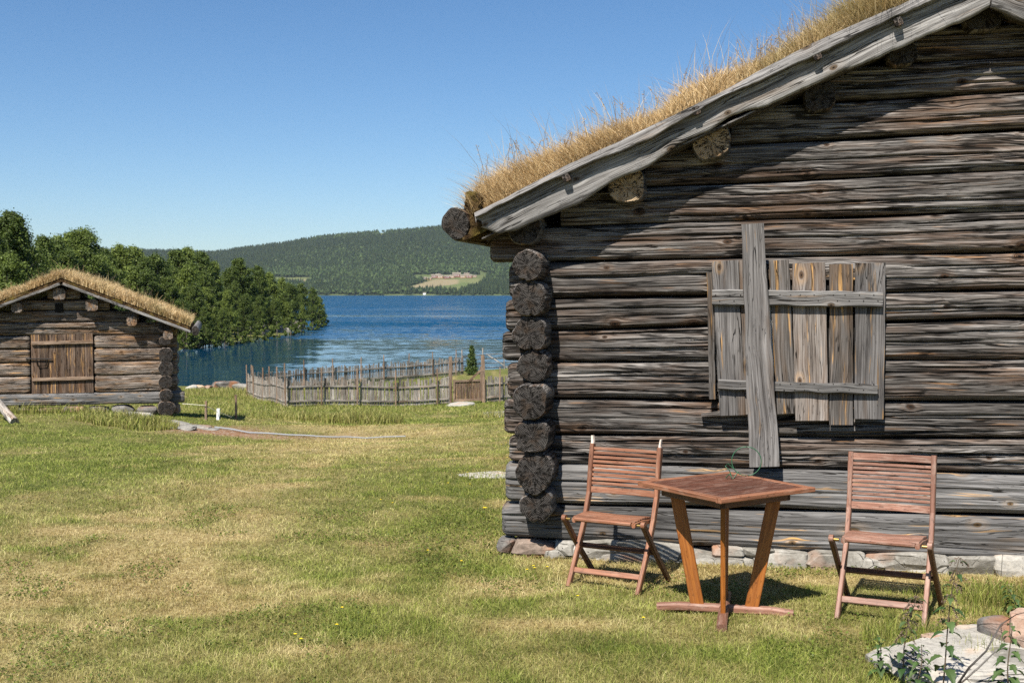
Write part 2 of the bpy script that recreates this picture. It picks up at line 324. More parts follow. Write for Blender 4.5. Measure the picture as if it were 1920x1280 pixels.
def beam(mb, pts, w, t, up, bev=.003, jit=0., seed=None, mat=0, seg=None, taper=None):
    """swept bevelled plank; w along side = up x dir, t along up"""
    P = [np.asarray(p, float) for p in pts]
    if seg:
        Q = []
        for a, b in zip(P[:-1], P[1:]):
            for k in range(seg): Q.append(a + (b - a) * k / seg)
        P = Q + [P[-1]]
    P = np.array(P); n = len(P); seed = random.randrange(9999) if seed is None else seed
    D = np.gradient(P, axis=0); D /= np.linalg.norm(D, axis=1)[:, None]
    up = np.asarray(up, float); Sd = np.cross(up, D); Sd /= np.linalg.norm(Sd, axis=1)[:, None]; U = np.cross(D, Sd)
    L = np.concatenate([[0], np.cumsum(np.linalg.norm(np.diff(P, axis=0), axis=1))])
    a, b = w / 2, t / 2; c = min(bev, a * .6, b * .6)
    cs = np.array([(a - c, -b), (a, -b + c), (a, b - c), (a - c, b), (-a + c, b), (-a, b - c), (-a, -b + c), (-a + c, -b)])
    V = []; G = []
    for i in range(n):
        k = 1. if taper is None else 1 + (taper - 1) * L[i] / L[-1]
        sx = cs[:, 0] * k
        if jit: sx = sx + np.where(cs[:, 0] > 0, vn(L[i] * 9, seed) , vn(L[i] * 9, seed + 31)) * jit
        ty = cs[:, 1] + (vn(L[i] * 5, seed, 9) * jit * .4 if jit else 0)
        V.append(P[i] + sx[:, None] * Sd[i] + ty[:, None] * U[i])
        G.append(np.stack([np.full(8, L[i] + seed * 3.17), cs[:, 0] + seed * .713 % 11, cs[:, 1] + seed], -1))
    V = np.concatenate(V); G = np.concatenate(G)
    mb.add(V, [grid_faces(n, 8, True), np.arange(8)[None, ::-1], (np.arange(8) + (n - 1) * 8)[None]], G, mat); return mb
def tube(mb, pts, r, ns=8, mat=0, smooth=True, cap=True, wob=0.):
    P = np.array(pts, float); n = len(P); r = np.broadcast_to(np.asarray(r, float), (n,))
    D = np.gradient(P, axis=0); D /= np.linalg.norm(D, axis=1)[:, None] + 1e-9
    ref = np.array([0, 0, 1.]) if abs(D[0][2]) < .8 else np.array([1., 0, 0])
    V = []; G = []; L = 0; sd = random.random() * 50; a = np.arange(ns) / ns * 2 * pi
    for i in range(n):
        s_ = nrm(np.cross(D[i], ref)); u = np.cross(s_, D[i])
        rr = r[i] * (1 + (wob * vn(np.cos(a) * 1.5, np.sin(a) * 1.5, i * .5 + sd) if wob else 0)) * np.ones(ns)
        V.append(P[i] + (np.cos(a) * rr)[:, None] * s_ + (np.sin(a) * rr)[:, None] * u)
        if i: L += np.linalg.norm(P[i] - P[i - 1])
        G.append(np.stack([np.full(ns, L + sd), np.cos(a) * rr + sd, np.sin(a) * rr], -1))
    F = [grid_faces(n, ns, True, True)]
    mb.add(np.concatenate(V), F, np.concatenate(G), mat, smooth)
    if cap:
        e = [V[0], V[-1]]; mb.add(np.concatenate(e), [np.arange(ns)[None], (np.arange(ns) + ns)[None, ::-1]], np.concatenate([G[0], G[-1]]), mat)
    return mb
def ico(sub):
    import bmesh
    bm = bmesh.new(); bmesh.ops.create_icosphere(bm, subdivisions=sub, radius=1); V = np.array([v.co[:] for v in bm.verts]); F = np.array([[v.index for v in f.verts] for f in bm.faces]); bm.free(); return V, F
ICO = {k: ico(k) for k in (2, 3, 4)}
def rock(mb, c, size, seed, sub=3, cuts=9, rot=0., mat=0, rough=.05, boxy=.55):
    V, F = ICO[sub]; V = V.copy(); r_ = np.random.default_rng(seed)
    V = np.sign(V) * np.abs(V) ** boxy; V /= np.abs(V).max()
    for k in range(cuts):
        d = nrm(r_.normal(size=3)); lim = r_.uniform(.5, .88) + (1 - boxy) * .45; q = V @ d; V = V - np.maximum(q - lim, 0)[:, None] * d
    V = V * (np.array(size) / 2); s = min(size)
    V = V + (ICO[sub][0]) * (fbm(V[:, 0] / s * 1.5, V[:, 1] / s * 1.5, V[:, 2] / s * 2, seed, 4) * rough * s * 1.6)[:, None]
    cr, sr = cos(rot), sin(rot); V = np.stack([V[:, 0] * cr - V[:, 1] * sr, V[:, 0] * sr + V[:, 1] * cr, V[:, 2]], -1)
    mb.add(V + np.array(c), F, V + seed * 1.37, mat, rough > .2); return mb
def empty(name, loc=(0, 0, 0), rz=0.):
    o = bpy.data.objects.new(name, None); o.location = loc; o.rotation_euler = (0, 0, rz); o.empty_display_size = .2; COL.objects.link(o); return o
def tag(o, label=None, cat=None, group=None, kind=None):
    for k, v in (('label', label), ('category', cat), ('group', group), ('kind', kind)):
        if v: o[k] = v
    return o
def copy_tree(o, parent=None):
    c = o.copy(); COL.objects.link(c)
    if parent: c.parent = parent
    for ch in list(o.children): copy_tree(ch, c)
    return c

# ------------------------------------------------------------------ terrain
LAKE = -3.6
cp = []
def zc(px, py, Y): P = np.array([0, 0, CZ]) + ray(px, py) * (Y / ray(px, py)[1]); cp.append((P[0], Y, P[2]))
for q in ((940, 872, 12.4), (940, 800, 22), (700, 828, 20.5), (400, 822, 21), (200, 832, 18.5), (0, 860, 15), (0, 781, 23.7), (300, 778, 24.6), (340, 790, 23.5), (440, 792, 27.2), (384, 793, 25.6),
          (600, 797, 32), (700, 800, 30), (535, 764, 45), (670, 764, 46), (845, 762, 48), (940, 753, 50), (462, 745, 57), (400, 742, 56), (345, 750, 50), (930, 783, 34), (600, 726, 62), (860, 702, 70), (940, 692, 74)): zc(*q)
for x, y in ((-5, 3), (0, 3), (5, 3), (-5, 7), (0, 6), (3, 6.5), (0, 8), (5, 8), (-2.5, 9), (8, 12), (3, 10), (0, 9.8)): cp.append((x, y, 0))
cp += [(-16, 24, -.55), (-8.4, 27.5, -.95), (-13, 30, -1.1), (12, 20, 0.), (10, 45, -1.8), (14, 74, -2.8), (-22, 50, -2.0), (-30, 66, -2.4), (-34, 60, -2), (-60, 60, -.5), (-45, 90, -2.2), (-33.5, 92, -3.1), (-60, 110, -1),
       (-36, 114, -3.0), (-31.5, 113, -3.55), (-30, 130, -3.55), (-35, 150, -3), (-29, 158, -3.6), (-31, 180, -3.5), (-38, 195, -3.1), (-30, 205, -4.4), (-60, 200, -2.2), (-100, 150, -1), (-100, 240, -3), (-60, 250, -5),
       (-17, 66, -3.6), (-16, 71, -3.75), (-12, 74, -3.7), (-7, 80, -3.75), (-2, 87, -3.8), (6, 96, -4), (-20, 76, -4.2), (-25, 82, -4.2), (-26, 100, -4.6), (-24, 125, -5), (-15, 100, -5.5), (0, 120, -7), (40, 130, -7), (-20, 180, -6), (-10, 250, -7), (-100, 300, -6), (-28, 72, -3.0),
       (0, -40, 1), (-60, -30, 2), (60, -30, 2), (60, 30, 1), (60, 80, -2.4), (-70, 20, 1.5), (-120, 60, 2), (120, 40, 2), (120, 120, -6), (-160, 150, 1), (60, 250, -8), (-160, 300, -5), (160, 250, -8), (-27, 40, -1.0)]
cp = np.array(cp); _D = np.hypot(cp[:, None, 0] - cp[None, :, 0], cp[:, None, 1] - cp[None, :, 1])
_w = np.linalg.solve(np.block([[-_D - np.eye(len(cp)) * .6, np.ones((len(cp), 1))], [np.ones((1, len(cp))), np.zeros((1, 1))]]), np.concatenate([cp[:, 2], [0]]))
def G(x, y, detail=True):
    x = np.asarray(x, float); y = np.asarray(y, float); sh = np.broadcast(x, y).shape; x, y = [a.ravel() for a in np.broadcast_arrays(x, y)]
    z = np.empty(len(x))
    for i in range(0, len(x), 50000):
        s_ = slice(i, i + 50000); d = np.hypot(x[s_, None] - cp[:, 0], y[s_, None] - cp[:, 1]); d = np.sqrt(d * d + 4.)
        z[s_] = -d @ _w[:-1] + _w[-1]
    far = np.clip((np.hypot(x, y - 60) - 170) / 150, 0, 1); z = z * (1 - far) + far * (-9.)
    z = np.clip(z, -9, 6)
    amp = np.clip((y - 6) / 15, .25, 1); z = z + fbm(x * .45, y * .45, 0, 3, 3) * .09 * amp + fbm(x * 2.1, y * 2.1, 0, 9, 2) * .018
    return z.reshape(sh) if sh else float(z[0])
def dryness(x, y):
    """where the lawn is parched: a worn track runs from the foreground left towards the gate"""
    px, py = x / np.maximum(y, 1) * FPX + 960, 0
    d = .5 + fbm(x * .33, y * .16, 0, 21, 3) * .55 + fbm(x * 1.6, y * 1.2, 4, 5, 3) * .38 + fbm(x * 6, y * 6, 4, 8, 2) * .25
    tr = np.exp(-((x - (-2.9 + (y - 8) * .03)) / (1.3 + .04 * y)) ** 2) * np.clip((26 - y) / 10, 0, 1)
    d = d + tr * .5 - .17
    g = np.exp(-(((x + 4.7) / 2.2) ** 2 + ((y - 13.5) / 2.2) ** 2)) + .8 * np.exp(-(((x + .2) / 1.1) ** 2 + ((y - 7.) / 2.) ** 2)) + .6 * np.exp(-(((x + .7) / 1.2) ** 2 + ((y - 11.) / 2.) ** 2))
    d = d + np.clip(fbm(x * .9, y * 2.2, 8, 61, 3) - .32, 0, 1) * 2.2 - np.clip(fbm(x * 2.3, y * 3.4, 8, 71, 3) - .3, 0, 1) * 1.6
    d = d - g * .45 - np.clip((y - 26) / 12, 0, 1) * .35 - np.exp(-((y - 5.6) / .8) ** 2) * .12
    wall = np.exp(-((y - (7.85 - .19 * x)) / .28) ** 2) * (x > 0); d = d + wall * .45
    return np.clip(d, 0, 1)
def bare(x, y):
    a = np.exp(-(((x + 6.2) / 2.2) ** 2 + ((y - 22.9) / 1.3) ** 2)) * 1.25 + .6 * np.exp(-(((x + 4.6) / 2.4) ** 2 + ((y - 22.) / .7) ** 2)) + .95 * np.exp(-(((x + 6.4) / 1.7) ** 2 + ((y - 31.6) / .7) ** 2))
    a = a + .8 * np.exp(-(((x - 3.05) / .33) ** 2 + ((y - 7.15) / .13) ** 2))
    return np.clip(a + fbm(x * 1.3, y * 1.3, 0, 17, 3) * .45 - .25 + np.where(a < .1, -1, 0), 0, 1)
def axis(a, b, d, lim_a, lim_b, g=1.13):
    c = list(np.arange(a, b, d)); s_ = d
    while c[-1] < lim_b: s_ *= g; c.append(c[-1] + s_)
    s_ = d
    while c[0] > lim_a: s_ *= g; c.insert(0, c[0] - s_)
    return np.array(c)
gx = axis(-7, 6, .16, -2600, 2600, 1.075); gy = axis(3.5, 16, .16, -60, 2700, 1.04)
GX, GY = np.meshgrid(gx, gy, indexing='ij'); GZ = G(GX, GY); mb = MB()
mb.add(np.stack([GX, GY, GZ], -1).reshape(-1, 3), grid_faces(len(gx), len(gy), flip=True), np.stack([dryness(GX, GY), bare(GX, GY), GZ * 0], -1).reshape(-1, 3), 0, True)
ground = tag(mb.build('ground', 'ground'), kind='structure')
mb = MB(); mb.add([(-4000, 30, LAKE), (4000, 30, LAKE), (4000, 4500, LAKE), (-4000, 4500, LAKE)], np.array([[0, 1, 2, 3]]))
tag(mb.build('lake_water', 'water'), kind='structure')

# ------------------------------------------------------------------ far hill
rpx = np.array([-1200, -500, 0, 100, 200, 300, 400, 430, 500, 600, 700, 840, 1000, 1300, 1900, 2600, 3600]); rpy = np.array([480, 470, 471, 468, 470, 474, 478, 474, 464, 449, 438, 428, 418, 424, 452, 470, 480])
def hill(u, t):
    Y0 = 2350 + 90 * vn(u * 9, 0, 0, 4); Y1 = 3700.
    Y = Y0 + (Y1 - Y0) * t; zr = CZ + (549 - np.interp(u * FPX + 960, rpx, rpy)) * Y1 / FPX
    tt = np.clip(t, 0, 1); pr = .35 * tt + .65 * tt ** 1.25
    z = LAKE + 1 + (zr - LAKE) * pr * (1 - .0 * t) - np.clip(t - 1, 0, 1) * 60 + fbm(u * 26, t * 5, 0, 12, 4) * 13 * np.clip(t * 4, 0, 1) * np.clip(1.3 - t, .2, 1) - np.clip(.004 - t, 0, 1) * 4000
    return u * Y, Y, z
hu = np.linspace(-1.0, .85, 560); ht = np.concatenate([[-.01, 0, .004], np.linspace(.012, 1, 130), [1.05, 1.15, 1.4]])
HU, HT = np.meshgrid(hu, ht, indexing='ij'); HX, HY, HZ = hill(HU, HT); HP = np.stack([HX, HY, HZ], -1)
def clearing(P):
    a, b = proj(P); w = 3.5 * fbm(a * .05, b * .1, 0, 3, 2)
    m = ((a > 740) & (a < 905) & (b > 524 + w * .5) & (b < 545 + w) & (b < 551 - (a - 850) * .32 * (a > 850)) & (b > 547 - (a - 735) * .30)) * 1.
    t = m * ((b - 533 + (a - 830) * .12 < 3) & (a < 860)) * .8
    m2 = ((a > 515) & (a < 583) & (b > 520 + w * .3) & (b < 531)) * 1.; t = np.maximum(t, m2 * .8 * (b > 524))
    m3 = ((b > 551.5) & (vn(a * .03, 0, 0, 8) > .1)) * .6; m = np.maximum(np.maximum(m, m2), m3)
    m = np.maximum(m, (vn(a * .06, b * .16, 0, 44) > .82) * .6)
    v = ((a > 775) & (a < 912) & (b > 515) & (b <= 526)) * 1.
    return np.maximum(m, v * .8), t
c1, c2 = clearing(HP); mb = MB(); mb.add(HP.reshape(-1, 3), grid_faces(len(hu), len(ht), flip=True), np.stack([c1, c2, c1 * 0], -1).reshape(-1, 3), 0, True)
tag(mb.build('hills', 'hill'), kind='structure')
def forest():
    n = 130000; u = rng.uniform(-.62, .2, n); t = rng.uniform(0, 1.02, n) ** .85; X, Y, Z = hill(u, t); P = np.stack([X, Y, Z], -1)
    m, _ = clearing(P); keep = m < .3; P = P[keep]; n = len(P); t = t[keep]
    dec = (vn(P[:, 0] * .004, P[:, 1] * .004, 0, 6) + rng.uniform(-.9, .9, n) - np.clip(.5 - t * 2, 0, .5) * -.5) > .55
    h = rng.uniform(7, 15, n) * np.where(dec, .8, 1.); r = np.where(dec, h * .34, h * .2) * rng.uniform(.8, 1.3, n)
    k = 6; a = np.arange(k) / k * 2 * pi; a = a[None] + rng.uniform(0, 6, n)[:, None]
    mid = np.where(dec, .55, .16)
    ring = P[:, None] + np.stack([np.cos(a) * r[:, None], np.sin(a) * r[:, None], np.repeat((h * mid)[:, None], k, 1)], -1) * rng.uniform(.85, 1.15, (n, k, 1))
    top = P + np.stack([h * 0, h * 0, h], -1); bot = P.copy(); bot[:, 2] += np.where(dec, h * .12, 0)
    V = np.concatenate([ring, top[:, None], bot[:, None]], 1); base = np.arange(n)[:, None] * (k + 2); F = []
    for i in range(k):
        F.append(np.concatenate([base + i, base + (i + 1) % k, base + k], 1)); F.append(np.concatenate([base + (i + 1) % k, base + i, base + k + 1], 1))
    g = np.stack([dec * rng.uniform(.3, 1, n), rng.uniform(0, 1, n), h * 0], -1); g = np.repeat(g[:, None], k + 2, 1)
    b = MB(); b.add(V.reshape(-1, 3), F, g.reshape(-1, 3)); return b.build('far_forest', 'farwood')
tag(forest(), 'dark green forest covering the hillside beyond the lake', 'forest', kind='stuff')
def hill_pt(px, py):
    u = (px - 960) / FPX; t = np.linspace(0, 1, 600); X, Y, Z = hill(np.full(600, u), t); _, b = proj(np.stack([X, Y, Z], -1)); i = int(np.argmin(np.abs(b - py))); return np.array([X[i], Y[i], Z[i]])

# ------------------------------------------------------------------ leaf cards
def cards(mb, C, size, seed, nbias=None, dry=None, rnd=None, asp=1.6, mat=0):
    r_ = np.random.default_rng(seed); n = len(C); Nn = r_.normal(size=(n, 3)); 
    if nbias is not None: Nn = Nn * .75 + nbias
    Nn /= np.linalg.norm(Nn, axis=1)[:, None]; A = np.cross(Nn, r_.normal(size=(n, 3))); A /= np.linalg.norm(A, axis=1)[:, None]; B = np.cross(Nn, A)
    s_ = (np.asarray(size) * r_.uniform(.6, 1.3, n))[:, None]
    V = np.stack([C - A * s_ * asp * .5, C - B * s_ * .5, C + A * s_ * asp * .5, C + B * s_ * .5], 1).reshape(-1, 3)
    g = np.stack([r_.uniform(0, .3, n) if dry is None else dry, r_.uniform(0, 1, n) if rnd is None else rnd, np.zeros(n)], -1)
    mb.add(V, np.arange(4 * n).reshape(n, 4), np.repeat(g, 4, 0), mat); return mb
def birch(seed, h, wid, nclump, per, leaf, base=.22, name='birch_tree'):
    r_ = np.random.default_rng(seed); root = empty(name); tb = MB()
    lean = r_.normal(size=2) * .04 * h; tp = [np.array([lean[0] * t ** 1.5, lean[1] * t ** 1.5, h * .93 * t - .3]) for t in np.linspace(0, 1, 9)]
    tube(tb, tp, np.linspace(.016 * h + .03, .012, 9), 7); mbc = MB()
    tone = r_.uniform(.1, .9)
    for k in range(nclump):
        t = r_.uniform(0, 1) ** .8; zz = h * (base + (1.0 - base) * t); env = wid * (min(1, (t + .12) / .35) * (1.02 - t) ** .62 + .03) * (1 + .25 * r_.normal())
        a = r_.uniform(0, 2 * pi); rad = env * math.sqrt(r_.uniform(.05, 1)); c = np.array([cos(a) * rad + lean[0] * t, sin(a) * rad + lean[1] * t, zz - .06 * rad])
        if k % 3 == 0:
            s_ = max(0, zz / h - .18); b0 = np.array([lean[0] * s_ ** 1.5, lean[1] * s_ ** 1.5, h * .9 * s_]); tube(tb, [b0, (b0 + c) / 2 + [0, 0, .04 * h], c], [.006 * h, .004 * h, .008], 5)
        cr = r_.uniform(.035, .085) * h * (1.2 - .6 * t); d = r_.normal(size=(per, 3)); d /= np.linalg.norm(d, axis=1)[:, None]
        q = c + d * (cr * (.25 + np.abs(r_.normal(.45, .38, per))))[:, None] * np.array([1.15, 1.15, .95])
        cards(mbc, q, leaf, r_.integers(1e6), nbias=d * .9 + np.array([0, 0, .25]), rnd=np.clip(tone + r_.normal(0, .22, per) + r_.normal(0, .1), 0, 1))
    tb.build('trunk', 'bark', root); mbc.build('crown', 'leaf', root); return root
def conifer(seed, h, wid, tiers, per, leaf, name):
    r_ = np.random.default_rng(seed); root = empty(name); tb = MB(); tube(tb, [(0, 0, -.3), (0, 0, h * .5), (0.02 * h, 0, h)], [.018 * h + .02, .01 * h, .008], 7); cb = MB()
    for k in range(tiers):
        t = (k + r_.uniform(0, .9)) / tiers; z = h * (.06 + .93 * t); rr = wid * (1 - t) ** .8 * r_.uniform(.65, 1.15) + .03 * h * .3
        for b in range(int(5 + 4 * (1 - t))):
            a = r_.uniform(0, 2 * pi); s_ = np.sqrt(r_.uniform(.02, 1, per)); L = rr * r_.uniform(.75, 1.1)
            q = np.stack([np.cos(a) * L * s_, np.sin(a) * L * s_, z + (s_ ** 2 - .6) * .06 * h * r_.uniform(.2, 1.2)], -1) + r_.normal(size=(per, 3)) * .022 * h * np.array([1, 1, .6])
            cards(cb, q, leaf, r_.integers(1e6), nbias=np.array([cos(a) * .4, sin(a) * .4, .6]), asp=2.4)
    tb.build('trunk', 'bark', root); cb.build('crown', 'needle', root); return root

protos = [birch(100 + i, 8.5, [2.3, 2.7, 2.0, 2.9, 2.4][i], [165, 190, 150, 195, 170][i], 125, .11, [.2, .12, .25, .1, .16][i]) for i in range(5)]
close = [birch(200 + i, 8.5, [2.4, 2.9][i], 210, 190, .08, [.15, .1][i]) for i in range(2)]
bushp = birch(300, 3.2, 1.5, 34, 90, .15, .05, 'lakeside_bush')
first = {}
def place(p, x, y, h, h0, label, cat, group, rz=None, zoff=0., sx=1.):
    o = p if id(p) not in first else copy_tree(p); first[id(p)] = 1
    o.location = (x, y, G(x, y) - .05 + zoff); s_ = h / h0; o.scale = (s_ * sx, s_ * sx, s_); o.rotation_euler = (0, 0, random.uniform(0, 6.28) if rz is None else rz); tag(o, label, cat, group); return o
def place_px(p, px, top, Y, h0, *a, **k):
    x = (px - 960) / FPX * Y; ztop = CZ + (549 - top) * Y / FPX; h = ztop - G(x, Y); return place(p, x, Y, h, h0, *a, **k)
WOODL = 'leafy green birch standing in the dense wood along the near lake shore'
WG = 'birches of the wood by the lake'
# tops of the skyline crowns read off the photograph: (pixel x, pixel top, distance)
TOPS = [(192, 468, 118), (225, 462, 122), (262, 466, 126), (300, 478, 120), (335, 470, 140), (372, 474, 138), (345, 500, 126), (405, 492, 140), (430, 500, 150), (452, 486, 152), (478, 500, 158),
        (500, 512, 165), (522, 522, 172), (545, 530, 178), (565, 532, 184), (585, 540, 190), (598, 556, 194), (240, 500, 116), (285, 505, 116), (320, 520, 118), (360, 530, 122), (392, 540, 126), (425, 545, 132), (455, 552, 140), (485, 556, 146), (512, 562, 156), (540, 566, 166), (566, 572, 176),
        (345, 560, 115), (385, 575, 118), (415, 580, 124), (212, 490, 112), (180, 500, 110), (100, 478, 95), (128, 472, 92), (70, 500, 80), (110, 500, 84), (140, 495, 100), (170, 480, 104),
        (78, 446, 90), (112, 452, 96), (126, 446, 98), (148, 440, 102), (465, 520, 156), (440, 528, 144), (380, 510, 134), (310, 496, 128), (500, 535, 160), (530, 548, 172), (270, 485, 118)]
i = 0
for px, top, Y in TOPS:
    place_px(protos[i % 5], px, top, Y, 8.5, WOODL, 'tree', WG, sx=random.uniform(.78, 1.08)); i += 1
place_px(protos[2], 355, 466, 146, 8.5, 'birch whose crown top pokes highest above the middle of the lakeside wood', 'tree', None)
place_px(close[0], 22, 402, 62, 8.5, 'tallest birch at the far left edge behind the small barn', 'tree', None)
place_px(close[1], 52, 425, 66, 8.5, 'second tallest birch right beside the tallest one at the far left', 'tree', None, sx=.85)
place_px(close[0], -20, 430, 58, 8.5, 'tall birch cut by the left border of the view behind the barn', 'tree', None)
place_px(close[1], 5, 480, 52, 8.5, 'rounded low birch just behind the left slope of the barn roof', 'tree', None, sx=1.1)
place_px(close[1], 160, 433, 100, 8.5, 'tall broad birch rising above the ridge of the barn roof', 'tree', None, sx=1.15)
place_px(protos[1], 140, 448, 104, 8.5, 'slim birch beside the tall broad one above the barn ridge', 'tree', None, sx=.8)
for k, (px, top, Y) in enumerate([(350, 612, 113.5), (372, 618, 115), (395, 622, 118), (420, 620, 121), (445, 612, 126), (470, 610, 130), (495, 606, 135), (520, 600, 142), (545, 600, 150), (565, 598, 160), (585, 596, 172), (598, 590, 186), (606, 592, 196)]):
    place_px(bushp, px, top - 8, Y, 3.2, 'low leafy bush at the water edge under the lakeside birches', 'bush', 'bushes along the water edge of the wood')
place_px(conifer(5, 2.6, .62, 34, 26, .075, 'young_spruce'), 884, 646, 69, 2.6, 'small young spruce standing alone beyond the picket fence by the gate', 'spruce', None)

# ------------------------------------------------------------------ far farm houses
def farm_house(w, d, h, wall, name='farm_house'):
    root = empty(name); b = MB(); b.add([(-w / 2, -d / 2, -2), (w / 2, -d / 2, -2), (w / 2, d / 2, -2), (-w / 2, d / 2, -2), (-w / 2, -d / 2, h), (w / 2, -d / 2, h), (w / 2, d / 2, h), (-w / 2, d / 2, h), (-w / 2, 0, h * 1.55), (w / 2, 0, h * 1.55)],
        [np.array([[0, 1, 5, 4], [1, 2, 6, 5], [2, 3, 7, 6], [3, 0, 4, 7]]), np.array([[4, 8, 7], [5, 6, 9]])]); b.build('wall', wall, root)
    r = MB()
    for s_ in (-1, 1): beam(r, [(-w / 2 - .5, s_ * d * .27, h * 1.28), (w / 2 + .5, s_ * d * .27, h * 1.28)], d * .66, .25, (0, s_ * h * .55, d / 2))
    rf = r.build('roof', 'roof', root); c = MB(); beam(c, [(w * .15, 0, h * 1.3), (w * .15, 0, h * 1.95)], .8, .8, (0, 1, 0)); c.build('chimney', 'stone', rf)
    
    for x in np.arange(-w / 2 + 1.6, w / 2 - 1, 2.6): wn = MB(); beam(wn, [(x, -d / 2 - .03, h * .35), (x, -d / 2 - .03, h * .75)], .9, .08, (0, 1, 0)); wn.build('window', 'white', root)
    return root
hp = [farm_house(13, 7, 4.6, 'red'), farm_house(10, 6, 4.0, 'tan')]; used = set()
for k, (px, py, r_, sc_) in enumerate([(797, 524, .1, .8), (806, 524.5, -.2, .9), (815, 521, .1, 1.1), (826, 521.5, .0, 1.2), (838, 522, .3, 1.), (848, 521, -.1, 1.1), (856, 519, .1, 1.4), (868, 521, .1, 1.2), (880, 520.5, .0, 1.), (890, 519.5, .2, .8), (778, 526, .4, .6), (822, 517.5, .2, .9), (875, 517, .1, .9)]):
    p_ = hp[k % 2]; o = p_ if k % 2 not in used else copy_tree(p_); used.add(k % 2); P = hill_pt(px, py); o.location = P; o.scale = (sc_,) * 3; o.rotation_euler = (0, 0, r_)
    tag(o, 'small %s farm house in the cluster above the meadow across the lake' % ('red' if k % 2 == 0 else 'brown timber'), 'house', 'farm houses on the far hillside')
P = hill_pt(796, 552.5); bh = farm_house(5.5, 4, 3, 'white', 'boathouse'); bh.location = P; tag(bh, 'tiny white boathouse at the far waterline below the meadow', 'boathouse')

# ------------------------------------------------------------------ log makers (local frame of a building: x along wall, y inward, z up)
def face_log(s0, s1, zl, zh, sl=.3, sr=2.75, seed=0, fine_to=3.5, depth=.2, nv=56, ds=.022, cracks=3, endr=True, mat=0, proud=0.):
    """zl,zh = ((z at sl),(z at sr)) of the lower and upper edge"""
    s = np.arange(s0, min(s1, fine_to), ds); s = np.append(s, np.arange(max(s0, min(s1, fine_to)), s1, .25)) if s1 > fine_to else s
    s = np.append(s, s1); s = s[np.concatenate([[True], np.diff(s) > 1e-4])]
    w = np.linspace(-1, 1, nv); w = np.sin(w * pi / 2) * .35 + w * .65
    k = (s - sl) / (sr - sl); lo = zl[0] + (zl[1] - zl[0]) * k; hi = zh[0] + (zh[1] - zh[0]) * k
    lo = lo + .012 * fbm(s * 1.3, seed, 0, 5, 4); hi = hi + .012 * fbm(s * 1.3, seed, 7, 5, 4)
    c = (lo + hi) / 2; hh = (hi - lo) / 2 * 1.0
    if endr:
        e = np.minimum(np.clip((s - s0) / .06, 0, 1), np.clip((s1 - s) / .06, 0, 1)); er = np.sqrt(1 - (1 - e) ** 2)
    else: er = np.ones_like(s)
    SS, WW = np.meshgrid(s, w, indexing='ij'); C = c[:, None]; H = hh[:, None]; E = er[:, None]
    prof = (1 - np.abs(WW) ** 6.) ** .65                       # 0 at edges, 1 on the face
    flat = .036 + .02 * vn(SS * .8, seed, 3)
    Y = (1 - prof) * (flat + .03) - proud + fbm(SS * .8, WW * 1.5, seed, 11, 3) * .012
    Y = Y + (1 - E) * .035
    Z = C + WW * H * (.86 + .14 * E)
    Y = Y + fbm(SS * 1.6, WW * 14, seed, 31, 4) * .009 + .006 * fbm(SS * .9, WW * 5, seed, 36, 2)
    r_ = np.random.default_rng(seed + 900)
    for q in range(cracks):
        w0 = r_.uniform(-.75, .8); a = r_.uniform(s0 - .5, min(s1, fine_to)); ln = r_.uniform(.6, 3.2); wc = w0 + .16 * fbm(s * .9, seed + q * 3.1, 1, 41, 4) + (s - a) * r_.uniform(-.08, .08)
        amp = np.clip((s - a) / .15, 0, 1) * np.clip((a + ln - s) / .3, 0, 1) * r_.uniform(.4, 1.); dz = (WW - wc[:, None]) * H
        wd = .0045 + .0025 * vn(s * 3, q, seed)[:, None]
        Y = Y + .035 * amp[:, None] * np.exp(-(dz / wd) ** 2)
        Y = Y + amp[:, None] * .008 * np.clip(1 - np.abs(dz + .015) / .015, 0, 1)      # lip below the split
    V = np.stack([SS, Y, Z], -1); n = len(s)
    back = np.stack([np.stack([s, s * 0 + depth, hi - .01], -1), np.stack([s, s * 0 + depth, lo + .01], -1)], 1)
    V = np.concatenate([V, back], 1); g = V.copy(); g[..., 0] += seed * 7.31; g[..., 1], g[..., 2] = V[..., 2] + seed * 1.93, V[..., 1] * 1.
    b = MB(); b.add(V.reshape(-1, 3), [grid_faces(n, nv + 2, True, True)], g.reshape(-1, 3), mat, True)
    for i_, fl in ((0, False), (n - 1, True)):
        q = V[i_]; f = np.arange(nv + 2)[None]; gg = np.stack([q[:, 1] - .09, q[:, 2] - c[i_], np.full(nv + 2, seed * 1.)], -1); b.add(q, [f[:, ::-1] if fl else f], gg, 1)
    return b
